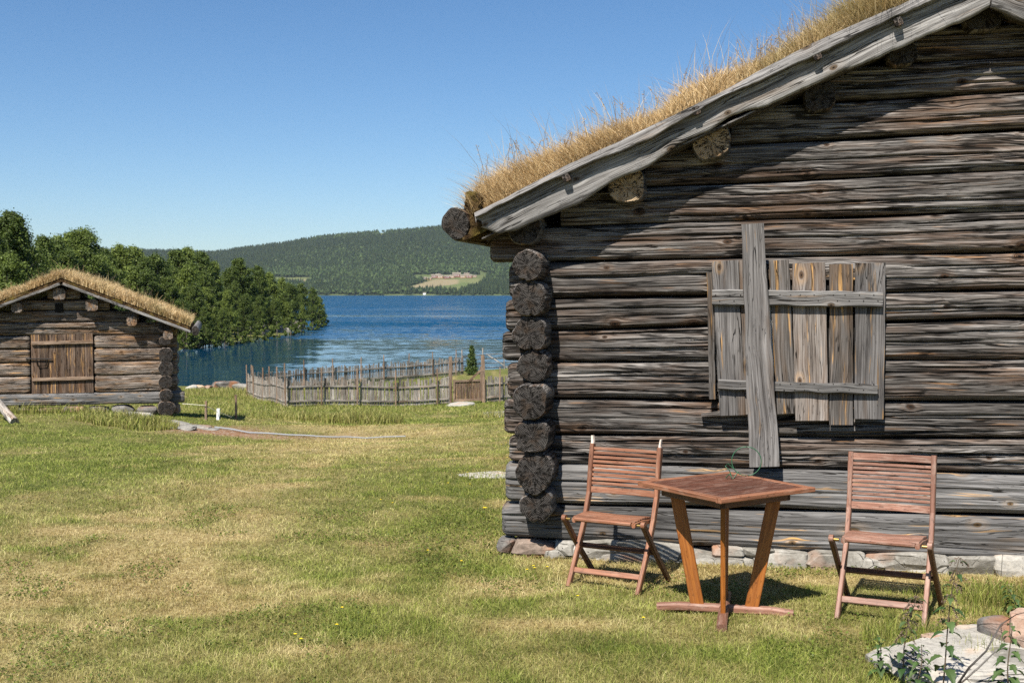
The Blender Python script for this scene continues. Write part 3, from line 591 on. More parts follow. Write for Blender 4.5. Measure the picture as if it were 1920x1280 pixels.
def round_log(cx, cz, r, y0, y1, seed, squash=1.0, nu=44, fine=.5, shift=(0, 0), flat_top=0., box=2.):
    """log running inward from its visible end at y0"""
    ys = np.concatenate([np.arange(y0, min(y1, y0 + fine), .02), np.arange(y0 + fine, y1, .3), [y1]]) if y1 > y0 + fine else np.linspace(y0, y1, 14)
    a = np.arange(nu) / nu * 2 * pi; YY, AA = np.meshgrid(ys, a, indexing='ij')
    rr = r * (1 + .17 * vn(np.cos(AA) * 1.2, np.sin(AA) * 1.2, seed + .5) + .06 * vn(np.cos(AA) * 3, np.sin(AA) * 3, seed) + .03 * fbm(np.cos(AA) * 4, np.sin(AA) * 4, YY * 1.2 + seed, 3, 3))
    r_ = np.random.default_rng(seed); 
    for q in range(2):
        a0 = r_.uniform(0, 2 * pi); rr = rr - .12 * r * np.exp(-(np.minimum(np.abs(AA - a0), 2 * pi - np.abs(AA - a0)) / .05) ** 2)
    rr = rr / (np.abs(np.cos(AA)) ** box + np.abs(np.sin(AA)) ** box) ** (1 / box)
    e = np.clip((YY - y0) / .03, 0, 1); rr = rr * (.93 + .07 * np.sqrt(1 - (1 - e) ** 2))
    X = cx + np.cos(AA) * rr + shift[0] * (YY - y0); Z = cz + np.sin(AA) * rr * squash + shift[1] * (YY - y0)
    if flat_top: Z = np.minimum(Z, cz + flat_top * r)
    V = np.stack([X, YY + (e < .02) * .006 * vn(AA * 3, seed), Z], -1)
    g = np.stack([YY + seed * 3.3, AA * r + seed * .77, rr], -1); b = MB(); b.add(V.reshape(-1, 3), grid_faces(len(ys), nu, True), g.reshape(-1, 3), 0, True)
    nr = 12; f = np.linspace(1, 0, nr)[:, None]; ex = (V[0, :, 0] - cx)[None] * f; ez = (V[0, :, 2] - cz)[None] * f
    ey = y0 + .006 * fbm(ex * 60, ez * 60, seed, 5, 3) + .012 * (1 - f ** 2) * r_.uniform(-1, .2) + (f > .99) * 0
    ey[0] = V[0, :, 1]
    EV = np.stack([ex + cx, ey, ez + cz], -1).reshape(-1, 3); eg = np.stack([ex, ez, ex * 0 + seed], -1).reshape(-1, 3)
    b.add(EV, grid_faces(nr, nu, True), eg, 1, True); return b

# ------------------------------------------------------------------ the log cabin
cabin = tag(empty('log_cabin', (CO[0], CO[1], 0), TH), 'big weathered log cabin with a dry grass roof and a boarded-up window', 'cabin')
OV = .26
RS, RZ = 3.0, 3.60                                         # ridge position and roof line height there
SL = .448
def roof_z(s): return RZ - abs(s - RS) * SL
zL = [.115, .36, .638, .834, 1.085, 1.334, 1.551, 1.764, 2.012, 2.245, 2.49, 2.735, 2.98, 3.22, 3.5]
zR = [.097, .384, .649, .872, 1.105, 1.371, 1.623, 1.81, 2.054, 2.305, 2.558, 2.81, 3.055, 3.27, 3.5]
for k in range(14):
    s0, s1 = -.05 + .012 * ((k * 37) % 5 - 2), 6.08
    if k >= 9:
        zt = zR[k] + .1; s0 = RS - (RZ - zt) / SL; s1 = 2 * RS - s0
    if k == 8: s0 = -.16
    b = face_log(s0, s1, (zL[k] + .002, zR[k] + .002), (zL[k + 1] - .004, zR[k + 1] - .004), seed=k + 1, cracks=2 if k < 2 else 7, proud=.012 if k < 2 else 0, endr=k < 9)
    b.build('wall_log', ['sill' if k < 2 else 'log', 'end'], cabin)
side = [(990, 497, 28, 0), (992, 559, 31, 1), (992, 627, 30, 2), (996, 687, 31, 3), (997, 753, 32, 4), (998, 819, 30, 5), (1001, 887, 34, 6), (1005, 953, 30, 7)]
for px, py, rp, k in side:
    s_, z_ = W(px, py, OV); b = round_log(s_ - .005, z_, rp * 7.78 / FPX * 1.06, -OV + .03 * ((k * 5) % 4 - 1), 5.6, 40 + k, box=2. + .35 * (k % 3), squash=[1, 1.02, 1, .97, 1.06, .94, 1.12, .98][k]); b.build('side_log', ['log' if k < 7 else 'sill', 'end'], cabin)
    bb = round_log(6.1 - s_ - .2, z_, rp * 7.78 / FPX, -OV, 5.6, 60 + k); bb.build('side_log', ['log', 'end'], cabin)
b = MB(); b.add([(.15, .17, 0), (5.9, .17, 0), (5.9, .17, 2.2), (RS, .17, 3.5), (.15, .17, 2.2)], np.array([[0, 1, 2, 3, 4]]))
b.add([(.15, .2, 0), (5.9, .2, 0), (5.9, .2, 2.2), (RS, .2, 3.5), (.15, .2, 2.2)], np.array([[4, 3, 2, 1, 0]])); b.build('light_stop_panel', 'dark', cabin)  # added dark panel that stops light leaking through the log gaps
b = MB()
for k in range(9): beam(b, [(0, 5.4, .12 + k * .25), (6, 5.4, .12 + k * .25)], .2, .24, (0, 0, 1), .04, mat=0)
for k in range(5): beam(b, [(.3 + k * .55, 5.4, 2.35 + k * .25), (5.7 - k * .55, 5.4, 2.35 + k * .25)], .2, .24, (0, 0, 1), .04)
b.build('rear_wall', 'log', cabin)
# purlins, ridge beam, rafters' ends
for k, (x0, x1, y0, y1, mt) in enumerate([(952, 1014, 420, 459, 'end'), (1143, 1208, 336, 381, 'endpale'), (1302, 1367, 248, 296, 'endpale'), (1509, 1566, 158, 207, 'end'), (1668, 1720, 78, 124, 'end'), (1808, 1880, 18, 58, 'end')]):
    po = (OV - .13, OV - .12, OV - .13, OV - .17, OV - .17, OV - .17)[k]; a0 = W(x0, y1, po); a1 = W(x1, y0, po); cx = (a0[0] + a1[0]) / 2; r = (a1[0] - a0[0]) / 2; cz = a0[1] + r * .95
    for mx in ((cx,) if k == 5 else (cx, 2 * RS - cx)):
        b = round_log(mx, cz + .0, r, -po, 5.7, 80 + k + int(mx > 3) * 9, squash=1.0, box=3.6 if k else 2.4); b.build('purlin', ['log' if k > 2 else 'sill', mt if mx < 3.2 else 'end'], cabin)
# roof deck under the turf
def slope_slab(mbx, sgn, lo_s, hi_s, y0, y1, z0, th, mat=0, nx=2, ny=2, rough=0., seed=0):
    s = np.linspace(lo_s, hi_s, nx); y = np.linspace(y0, y1, ny); A, B = np.meshgrid(s, y, indexing='ij')
    ed = np.clip(np.minimum(np.minimum((A - lo_s), (B - y0)), (y1 - B)) / .06, 0, 1) ** .5
    top = roof_z(0) + A * SL + z0 + th * (.25 + .75 * ed) + fbm(A * 5, B * 5, 0, seed, 4) * rough; bot = roof_z(0) + A * SL + z0
    Xa = A + (fbm(B * 4, seed, 0, 3, 3) * rough * 1.5 if rough else 0) * (A == lo_s)
    f = lambda X, Z: np.stack([X if sgn > 0 else 2 * RS - X, B + fbm(A * 6, seed, 1, 4, 3) * rough * .8 * (B == y0), Z], -1).reshape(-1, 3)
    V = np.concatenate([f(Xa, top), f(Xa, bot)]); n = nx * ny; gf = grid_faces(nx, ny, flip=True); F = [gf, gf[:, ::-1] + n]
    I = np.arange(n).reshape(nx, ny)
    for e in (I[:, 0], I[::-1, -1], I[0, ::-1], I[-1, :]): F.append(np.stack([e[:-1], e[1:], e[1:] + n, e[:-1] + n], -1))
    if sgn < 0: F = [q[:, ::-1] for q in F]
    mbx.add(V, F, V, mat, False)
EAVE = -.30
b = MB(); slope_slab(b, 1, EAVE + .14, RS, -OV + .03, 5.8, -.03, .04); slope_slab(b, -1, EAVE + .14, RS, -OV + .03, 5.8, -.03, .04); deck = b.build('roof_deck', 'log', cabin)
b = MB(); slope_slab(b, 1, EAVE + .03, RS, -OV + .02, 5.8, .012, .15, 0, 120, 150, .02, 3); slope_slab(b, -1, EAVE + .03, RS, -OV + .02, 5.8, .012, .15, 0, 40, 60, .02, 5); turf = b.build('turf', 'turf', cabin)
# bargeboard and cap board traced on their own plane
def board_strip(lower, upper, y_face, th, seed, jit=.004, n=260, skew=0.):
    lo = np.array(lower); up = np.array(upper); t = np.linspace(0, 1, n)
    def res(P):
        x = np.linspace(P[0, 0], P[-1, 0], n); return np.stack([x, np.interp(x, P[:, 0], P[:, 1])], -1)
    lo = res(lo); up = res(up); lo[:, 1] += fbm(t * 45, seed, 0, 2, 5) * jit * 2.2; up[:, 1] += fbm(t * 30, seed, 5, 2, 4) * jit
    nv = 14; w = np.linspace(0, 1, nv)[None, :, None]; P = lo[:, None] * (1 - w) + up[:, None] * w
    rnd = (1 - np.abs(2 * w[..., 0] - 1) ** 6); Y = y_face + (1 - rnd) * .012 + fbm(P[..., 0] * 2, P[..., 1] * 25 - P[..., 0] * 11, seed, 6, 3) * .004 + skew * w[..., 0]
    V = np.stack([P[..., 0], Y, P[..., 1]], -1); bk = V[:, [-1, 0]].copy(); bk[..., 1] = y_face + th + skew * np.array([1, 0]); V = np.concatenate([V, bk], 1)
    ca, sa = cos(math.atan(SL)), sin(math.atan(SL)); al = V[..., 0] * ca + V[..., 2] * sa; ac = -V[..., 0] * sa + V[..., 2] * ca
    g = np.stack([al + seed * 5, ac + seed * 1.7, V[..., 1]], -1); b = MB(); b.add(V.reshape(-1, 3), [grid_faces(n, nv + 2, True, True)], g.reshape(-1, 3), 0, True)
    for i_, fl in ((0, False), (n - 1, True)):
        f = np.arange(nv + 2)[None]; b.add(V[i_], [f[:, ::-1] if fl else f], g[i_])
    return b
mid = [W(*q, OV) for q in ((905, 402), (939, 386), (1075, 322), (1221, 262), (1336, 194), (1513, 115), (1671, 39), (1759, 0))]
mid.append((RS - .005, mid[-1][1] + (RS - .005 - mid[-1][0]) * .44))
low = [W(*q, OV) for q in ((935, 438), (965, 432), (1028, 404), (1085, 382), (1146, 340), (1215, 312), (1280, 266), (1330, 246), (1365, 218), (1441, 197), (1560, 140), (1640, 112), (1717, 75), (1800, 42), (1854, 13))]
low[-1] = (RS - .005, low[-1][1])
capt = [W(*q, OV + .03) for q in ((889, 398), (945, 371), (1066, 307), (1161, 264), (1340, 178), (1431, 128), (1523, 80), (1707, 0))]; capt.append((RS - .005, capt[-1][1] + (RS - .005 - capt[-1][0]) * .44))
capl = [(a + 0., b_ + .0) for a, b_ in mid]; capl[0] = W(893, 410, OV + .03)
mid_l = [(a, b_ + .02) for a, b_ in mid]; mid_l[0] = W(890, 402, OV)
lo_b = [W(893, 425, OV)] + low
board_strip(lo_b, mid_l, -OV - .0, .04, 3).build('bargeboard', 'barge', cabin)
board_strip(capl, capt, -OV - .07, .06, 8, jit=.004, skew=.04).build('cap_board', 'barge', cabin)
mirror = lambda L_: [(2 * RS - a, b_) for a, b_ in L_[::-1]]
def mir_strip(lo_, up_, *a, **k):
    b = board_strip(lo_, up_, *a, **k)
    for v in b.V: v[:, 0] = 2 * RS - v[:, 0]
    b.F = [(f[:, ::-1], m, s_) for f, m, s_ in b.F]; return b
mir_strip(lo_b, [(a, z - .0) for a, z in mid_l], -OV - .006, .04, 13).build('bargeboard', 'barge', cabin)
mir_strip(capl, capt, -OV - .06, .05, 18, jit=.003, skew=.03).build('cap_board', 'barge', cabin)
for px, py in ((1063, 333), (1306, 208), (1532, 105), (1684, 42)):
    s_, z_ = W(px, py, OV + .03); b = MB(); beam(b, [(s_, -OV - .06, z_), (s_, -OV + .03, z_ + .004)], .045, .05, (-.4, 0, 1), .006, .004, 2); b.build('wooden_peg', 'log', cabin)
s_, z_ = W(858, 420, OV - .06); b = round_log(s_, z_, .098, -(OV - .02), 5.8, 91, squash=1.12); b.build('eave_log', ['log', 'end'], cabin)
b = MB(); rock(b, (s_ + .1, -OV + .1, z_ + .08), (.13, .2, .3), 5, 4, 3, rot=.3, rough=.3, boxy=.7); b.build('moss', 'turf', cabin)

# foundation stones
stones = [(932, 962, 1017, 1032, 'darkstone'), (962, 1036, 1020, 1034, 'ruststone'), (1036, 1075, 1020, 1036, 'stone'), (965, 1022, 1033, 1048, 'darkstone'), (1022, 1062, 1034, 1050, 'stone'), (1076, 1162, 1019, 1040, 'stone'), (1162, 1290, 1021, 1044, 'stone'), (1064, 1130, 1038, 1052, 'stone'), (1130, 1262, 1044, 1066, 'stone'),
          (1262, 1340, 1036, 1052, 'stone'), (1338, 1392, 1030, 1048, 'stone'), (1264, 1410, 1047, 1070, 'stone'), (1392, 1450, 1034, 1046, 'stone'), (1411, 1510, 1040, 1066, 'stone'), (1506, 1616, 1042, 1070, 'stone'), (1450, 1520, 1066, 1076, 'stone'), (1616, 1660, 1052, 1070, 'stone'), (1622, 1740, 1043, 1066, 'stone'),
          (1602, 1690, 1066, 1078, 'stone'), (1688, 1778, 1064, 1082, 'stone'), (1740, 1786, 1046, 1066, 'stone'), (1782, 1872, 1050, 1076, 'stone'), (1868, 1955, 1052, 1084, 'slab'), (1955, 2060, 1056, 1088, 'stone'), (1520, 1600, 1070, 1080, 'stone'), (2060, 2200, 1060, 1090, 'stone')]
for k, (x0, x1, y0, y1, mt) in enumerate(stones):
    a = W(x0, y1, .03); c = W(x1, y0, .03); b = MB(); d_ = .22 + .05 * (k % 3)
    rock(b, ((a[0] + c[0]) / 2, -.03 - .012 * (k % 3) + d_ / 2 - .02, (a[1] + c[1]) / 2 + .0), ((c[0] - a[0]) * 1.13, d_, (c[1] - a[1]) * 1.38 + .01), 500 + k, 3, 7, 0, rough=.05, boxy=.26); b.build('foundation_stone', mt, cabin)
b = MB(); beam(b, [(0.05, .14, .0), (6, .14, -.02)], .16, .2, (0, 0, 1), .02, .01, 3, seg=20); b.build('foundation_core', 'darkstone', cabin)

# window, shutter
f0 = W(1330, 770); f1 = W(1655, 500)
b = MB(); 
for q in ((1345, 762, 1352), (1412, 1418, 1418), (1436, 0, 0), (1548, 0, 0), (1600, 0, 0)): pass
z0, z1 = f0[1] - .0, f1[1]; x0, x1 = f0[0] + .13, f1[0] - .07; z0 += .07; z1 -= .05
fb = MB(); beam(fb, [(x0, -.022, z0), (x0, -.022, z1)], .07, .04, (0, 1, 0)); beam(fb, [(x1, -.022, z0), (x1, -.022, z1)], .07, .04, (0, 1, 0)); beam(fb, [(x0, -.02, z0), (x1, -.02, z0)], .04, .07, (0, 0, 1)); beam(fb, [(x0, -.02, z1), (x1, -.02, z1)], .04, .07, (0, 0, 1)); fb.build('window_frame', 'grey_dark', cabin)
[beam(b, [(W(q_, 600)[0], -.024, z0), (W(q_ + 6, 760)[0], -.024, z1)], w_, .04, (0, 1, 0)) for q_, w_ in ((1400, .05), (1443, .045))]; b.build('window_mullion', 'white', cabin)
b = MB(); b.add([(x0, -.012, z0), (x1, -.012, z0), (x1, -.012, z1), (x0, -.012, z1)], np.array([[0, 1, 2, 3]])); b.build('window_shade_sheet', 'dark', cabin)  # flat near-black sheet; the shade of the opening is its colour
boards = [(1326, 512, 1337, 748, 13), (1336, 488, 1351, 510, 0), (1336, 488, 1376, 778, 47, ), (1388, 488, 1398, 775, 14), (1436, 488, 1454, 790, 17)]
def sboard(xt, yt, xb, yb, wp, off, seed, jit=.002):
    a = W(xt, yt, off); c = W(xb, yb, off); b = MB(); beam(b, [(a[0], -off, a[1]), (c[0], -off, c[1])], wp / FPX * 7.7, .022, (0, 1, 0), .003, jit, seed, seg=16); return b
for k, q in enumerate([(1331, 511, 1336, 748, 12, .05), (1359, 489, 1374, 778, 49, .066), (1396, 488, 1408, 776, 20, .062), (1417, 500, 1428, 770, 20, .06), (1460, 488, 1475, 775, 36, .064), (1516, 493, 1522, 788, 60, .066), (1577, 495, 1577, 796, 42, .062), (1632, 493, 1629, 785, 53, .067)]):
    sboard(*q, seed=20 + k * 3).build('shutter_board', ['grey_dark', 'grey', 'grey_warm', 'grey_dark', 'grey_dark', 'grey_warm', 'grey_dark', 'grey'][k], cabin)
for (xa, ya, xb, yb, wp, off, sd) in ((1335, 557, 1655, 561, 29, .1, 71), (1347, 721, 1645, 730, 19, .094, 77)):
    a = W(xa, ya, off); c = W(xb, yb, off); b = MB(); beam(b, [(a[0], -off, a[1]), (c[0], -off, c[1])], wp / FPX * 7.6, .04, (0, 1, 0), .008, .004, sd, seg=30); b.build('shutter_batten', 'barge', cabin)
b = MB()
for px_ in (1345, 1372, 1392, 1466, 1486, 1504, 1530, 1566, 1588, 1615, 1642):
    for py_, o_ in ((558, .121), (725, .114)):
        for dd in (-5, 6):
            q = W(px_ + dd * .7, py_ + dd, o_); tube(b, [(q[0], -o_ - .001, q[1]), (q[0], -o_ + .012, q[1])], .0042, 7)
b.build('nails', 'iron', cabin)['kind'] = 'stuff'
a = W(1315, 775, .03); b = MB(); beam(b, [(a[0], -.03, a[1] - .01), (a[0] + .17, -.03, a[1] + .012)], .03, .05, (0, 1, 0), .004, .004, 5, seg=6); b.build('window_sill', 'log', cabin)
# the loose plank barring the shutter is a thing of its own
a = W(1410, 420, .15); c = W(1434, 873, .13); pl = tag(empty('loose_plank', (CO + np.array([cos(TH), sin(TH), 0]) * c[0]).tolist(), TH), 'long upright grey plank leaning across the boarded window', 'plank')
b = MB(); beam(b, [(a[0] - c[0], -.165, a[1]), (0, -.155, c[1])], .138, .035, (0, 1, 0), .004, .005, 44, seg=30, taper=1.38); b.V = [v for v in b.V]; b.build('plank_board', 'grey', pl)

# ------------------------------------------------------------------ grass blades
def blades(mb, P, h, w, lean, seed, dry, rnd=None, bend=.5, dirs=None, mat=0, three=False):
    r_ = np.random.default_rng(seed); n = len(P); a = r_.uniform(0, 2 * pi, n); f = r_.uniform(0, 2 * pi, n)
    D = np.stack([np.cos(a), np.sin(a), a * 0], -1) * (np.abs(r_.normal(0, 1, n)) * lean)[:, None]
    if dirs is not None: D = D + dirs
    Wd = np.stack([np.cos(f), np.sin(f), f * 0], -1) * (np.asarray(w) * r_.uniform(.7, 1.3, n) / 2)[:, None]; up = np.array([0, 0, 1.]); H = (np.asarray(h) * np.ones(n))[:, None]
    p1 = P + (up * 1.0 + D * .55) * H * .5; p2 = P + (up * (1 - bend * .25) + D * 1.35) * H
    rnd = r_.uniform(0, 1, n) if rnd is None else rnd; g = np.stack([np.clip(dry, 0, 1), rnd, rnd * 0], -1)
    if three:
        pm = P + (up * .9 + D * .95) * H * .78
        V = np.stack([P - Wd, P + Wd, p1 + Wd * .8, p1 - Wd * .8, pm + Wd * .5, pm - Wd * .5, p2], 1); b0 = np.arange(n)[:, None] * 7
        mb.add(V.reshape(-1, 3), [b0 + np.array([[0, 1, 2, 3]]), b0 + np.array([[3, 2, 4, 5]]), b0 + np.array([[5, 4, 6]])], np.repeat(g, 7, 0), mat)
    else:
        V = np.stack([P - Wd, P + Wd, p1 + Wd * .75, p1 - Wd * .75, p2], 1); b0 = np.arange(n)[:, None] * 5
        mb.add(V.reshape(-1, 3), [b0 + np.array([[0, 1, 2, 3]]), b0 + np.array([[3, 2, 4]])], np.repeat(g, 5, 0), mat)
    return mb
def in_cabin(x, y, m=0.):
    dx = x - CO[0]; dy = y - CO[1]; s_ = dx * cos(TH) + dy * sin(TH); n_ = dx * sin(TH) - dy * cos(TH); return (s_ > -.06 - m) & (n_ < .035 + m) & (s_ < 6.3)
# lawn: density falls off with distance, blade width grows so the cover stays even
n = 700000; u = rng.uniform(-.56, .56, n); Y = 4.9 * (64 / 4.9) ** (rng.uniform(0, 1, n) ** 1.0); X = u * Y
X = np.concatenate([X, rng.uniform(-3, 3.6, 60000)]); Y = np.concatenate([Y, rng.uniform(4.9, 8.2, 60000)])
bz = bare(X, Y); keep = ~in_cabin(X, Y, .02) & (rng.uniform(0, 1, len(X)) > bz * 1.1) & ~((X > 2.06 + .3 * (5.9 - Y) * (Y < 5.9)) & (Y < 6.3) & (X < 2.8)); X = X[keep]; Y = Y[keep]; Z = G(X, Y); kk = Z > LAKE + .05; X, Y, Z = X[kk], Y[kk], Z[kk]
d = dryness(X, Y); ln = .5 + .5 * fbm(X * .9, Y * .9, 2, 33, 3)
h = (.015 + .019 * ln) * rng.uniform(.6, 1.5, len(X)) * (1 + np.clip((Y - 25) / 20, 0, 1.2)) * (1 + .5 * (1 - d)); w = .0033 * np.maximum(Y / 6.5, .85) ** .93
tone = np.clip(.54 + .42 * fbm(X * 7, Y * 7, 1, 91, 3) + .3 * fbm(X * 1.7, Y * 1.7, 5, 95, 2) + rng.normal(0, .24, len(X)), 0, 1)
mb = MB(); blades(mb, np.stack([X, Y, Z - .004], -1), h, w, .75, 1, np.clip(d + rng.normal(0, .24, len(X)), 0, 1), rnd=tone)
nq = 60000; qx = rng.uniform(-3.4, 3.2, nq); qy = rng.uniform(4.9, 10, nq); kq = (fbm(qx * 2.1, qy * 2.1, 3, 101, 3) > .16) & ~in_cabin(qx, qy, .02); qx, qy = qx[kq], qy[kq]
cards(mb, np.stack([qx, qy, G(qx, qy) + rng.uniform(.008, .035, len(qx))], -1), .013, 8, nbias=np.array([0, 0, 1.6]), dry=rng.uniform(0, .1, len(qx)), rnd=rng.uniform(0, .45, len(qx)), asp=1.3)
tag(mb.build('grass', 'blade'), 'short mown lawn of mixed green and dry yellow grass', 'grass', kind='stuff')
# taller tufts
def tuft_field(name, label, spots, seed, green=.2, wd=.004, cat='grass tuft'):
    mb = MB(); r_ = np.random.default_rng(seed)
    for (x, y, rx, ry, hh, cnt) in spots:
        a = r_.uniform(0, 2 * pi, cnt); q = np.sqrt(r_.uniform(0, 1, cnt)); px_ = x + rx * q * np.cos(a); py_ = y + ry * q * np.sin(a); ok = ~in_cabin(px_, py_, 0); px_, py_ = px_[ok], py_[ok]; q = q[ok]
        zz = G(px_, py_); blades(mb, np.stack([px_, py_, zz - .01], -1), hh * r_.uniform(.4, 1.1, len(px_)) * (1.1 - .5 * q), wd, .28, r_.integers(1e6), np.clip(green + r_.normal(0, .22, len(px_)), 0, 1), three=True)
    return tag(mb.build(name, 'blade'), label, cat, kind='stuff')
wl = [(float(x), 7.93 - .19 * x - .06, .12, .06, random.uniform(.03, .1), 26) for x in np.arange(.9, 3.6, .17)]
tuft_field('wall_grass', 'longer grass blades growing along the foot of the cabin wall', wl, 4, .35)
tuft_field('rock_grass', 'tall green grass around the pale slab at lower right', [(2.0, 5.95, .2, .3, .2, 900), (2.2, 5.5, .3, .25, .22, 1100), (2.0, 5.3, .4, .3, .14, 1200), (2.9, 6.9, .6, .2, .12, 1200), (2.75, 6.7, .2, .1, .26, 260), (1.6, 5.3, .5, .25, .09, 900), (2.5, 6.5, .4, .1, .1, 500)], 5, .12)
tuft_field('meadow_grass', 'tall uncut grass between the barn and the picket fence', [(-6.4, 35, 3.5, 4, .24, 2500), (-3.9, 31, 1.1, .9, .5, 2400), (-5.2, 31.5, 1.2, .7, .4, 1500), (-10, 45, 6, 7, .26, 4500), (-6.5, 41, 5, 3, .2, 2500), (-12.5, 58, 5, 5, .4, 5000), (-1, 58, 6, 7, .35, 4000), (-.5, 33.5, .7, .6, .35, 900)], 6, .35, .016)
tuft_field('barn_grass', 'tall grass along the sill and ledge of the small barn', [(-6.75, 21.9, .55, .6, .3, 1500), (-7.3, 22.3, .6, .6, .34, 1500), (-7.9, 22.6, .5, .4, .26, 700)] + [(float(x), 24.0 + (x + 9.8) * .28, .3, .2, .3, 170) for x in np.arange(-12, -8.2, .35)], 7, .3, .012)

# roof grass on the cabin
def roof_grass(root, n, fn_pt, hrange, wdt, seed, name, downhill, tall_frac=.02, dry=.9):
    r_ = np.random.default_rng(seed); P = fn_pt(n, r_); cl = .5 + .5 * fbm(P[:, 0] * 3.1, P[:, 1] * 3.1, 0, seed, 3)
    keep = r_.uniform(0, 1, n) < .25 + 1.1 * cl; P = P[keep]; cl = cl[keep]; n = len(P)
    h = (hrange[0] + (hrange[1] - hrange[0]) * cl ** 1.3) * r_.uniform(.45, 1.15, n); dr = np.clip(dry + .75 * fbm(P[:, 0] * 1.7, P[:, 1] * 1.7, 1, seed + 4, 3) + r_.normal(0, .12, n), 0, 1)
    f = fbm(P[:, 0] * 2.2, P[:, 1] * 2.2, 3, seed, 2); dirs = np.stack([f * .5 + downhill, -.02 + fbm(P[:, 0] * 2, P[:, 1] * 2, 6, seed, 2) * .4, f * 0], -1)
    mb = MB(); blades(mb, P, h, wdt, .38, seed, dr, dirs=dirs, three=True)
    k = r_.uniform(0, 1, n) < tall_frac; blades(mb, P[k], h[k] * 1.9 + .06, wdt * .7, .25, seed + 1, dr[k] - .15, dirs=dirs[k] * .4, three=True)
    o = mb.build(name, 'straw', root); o['kind'] = 'stuff'; return o, P[k], h[k] * 1.9 + .06
def cab_pt(n, r_):
    a = n * 7 // 10; OV = globals()['OV'] - .07; s_ = np.concatenate([r_.uniform(EAVE + .03, RS, a), r_.uniform(EAVE + .04, RS + 1.5, n - a)]); y = np.concatenate([-OV + .01 + 1.6 * r_.uniform(0, 1, a) ** 1.6, r_.uniform(-OV + .03, 5.7, n - a)])
    return np.stack([s_, y, RZ - np.abs(s_ - RS) * SL + .13 - .06 * (y < -OV + .06) + fbm(s_ * 5, y * 5, 0, 3, 4) * .02], -1)
o, tp, th_ = roof_grass(turf, 190000, cab_pt, (.15, .4), .005, 51, 'roof_grass', -.1, .012, dry=.93)
mb = MB(); r_ = np.random.default_rng(9)
for i_ in range(0, 150):
    s_ = r_.uniform(EAVE + .05, 2.7) ** 1.; y_ = -OV + .05 + .7 * r_.uniform() ** 1.5; b0 = np.array([s_, y_, roof_z(s_) + .12]); hh = r_.uniform(.22, .42) * (1.1 - .12 * s_); dx, dy = r_.normal(0, .16), r_.normal(0, .12)
    pts = [b0 + np.array([dx * t ** 2 * hh * 1.6, dy * t * hh, hh * t]) for t in np.linspace(0, 1, 5)]; tube(mb, pts, .0013, 4, cap=False)
    q = np.array([pts[-1] - (pts[-1] - pts[-2]) * r_.uniform(0, 1) * 1.1 + r_.normal(0, .007, 3) for _ in range(16)]); cards(mb, q, .0055, i_, asp=2.2, dry=np.ones(16), rnd=r_.uniform(0, .35, 16))
for g_ in mb.G: 
    if g_[:, 0].max() > 1.01 or g_.min() < -.01: g_[:] = (.9, .05, 0)
o = mb.build('seed_stalks', 'straw', turf); o['kind'] = 'stuff'

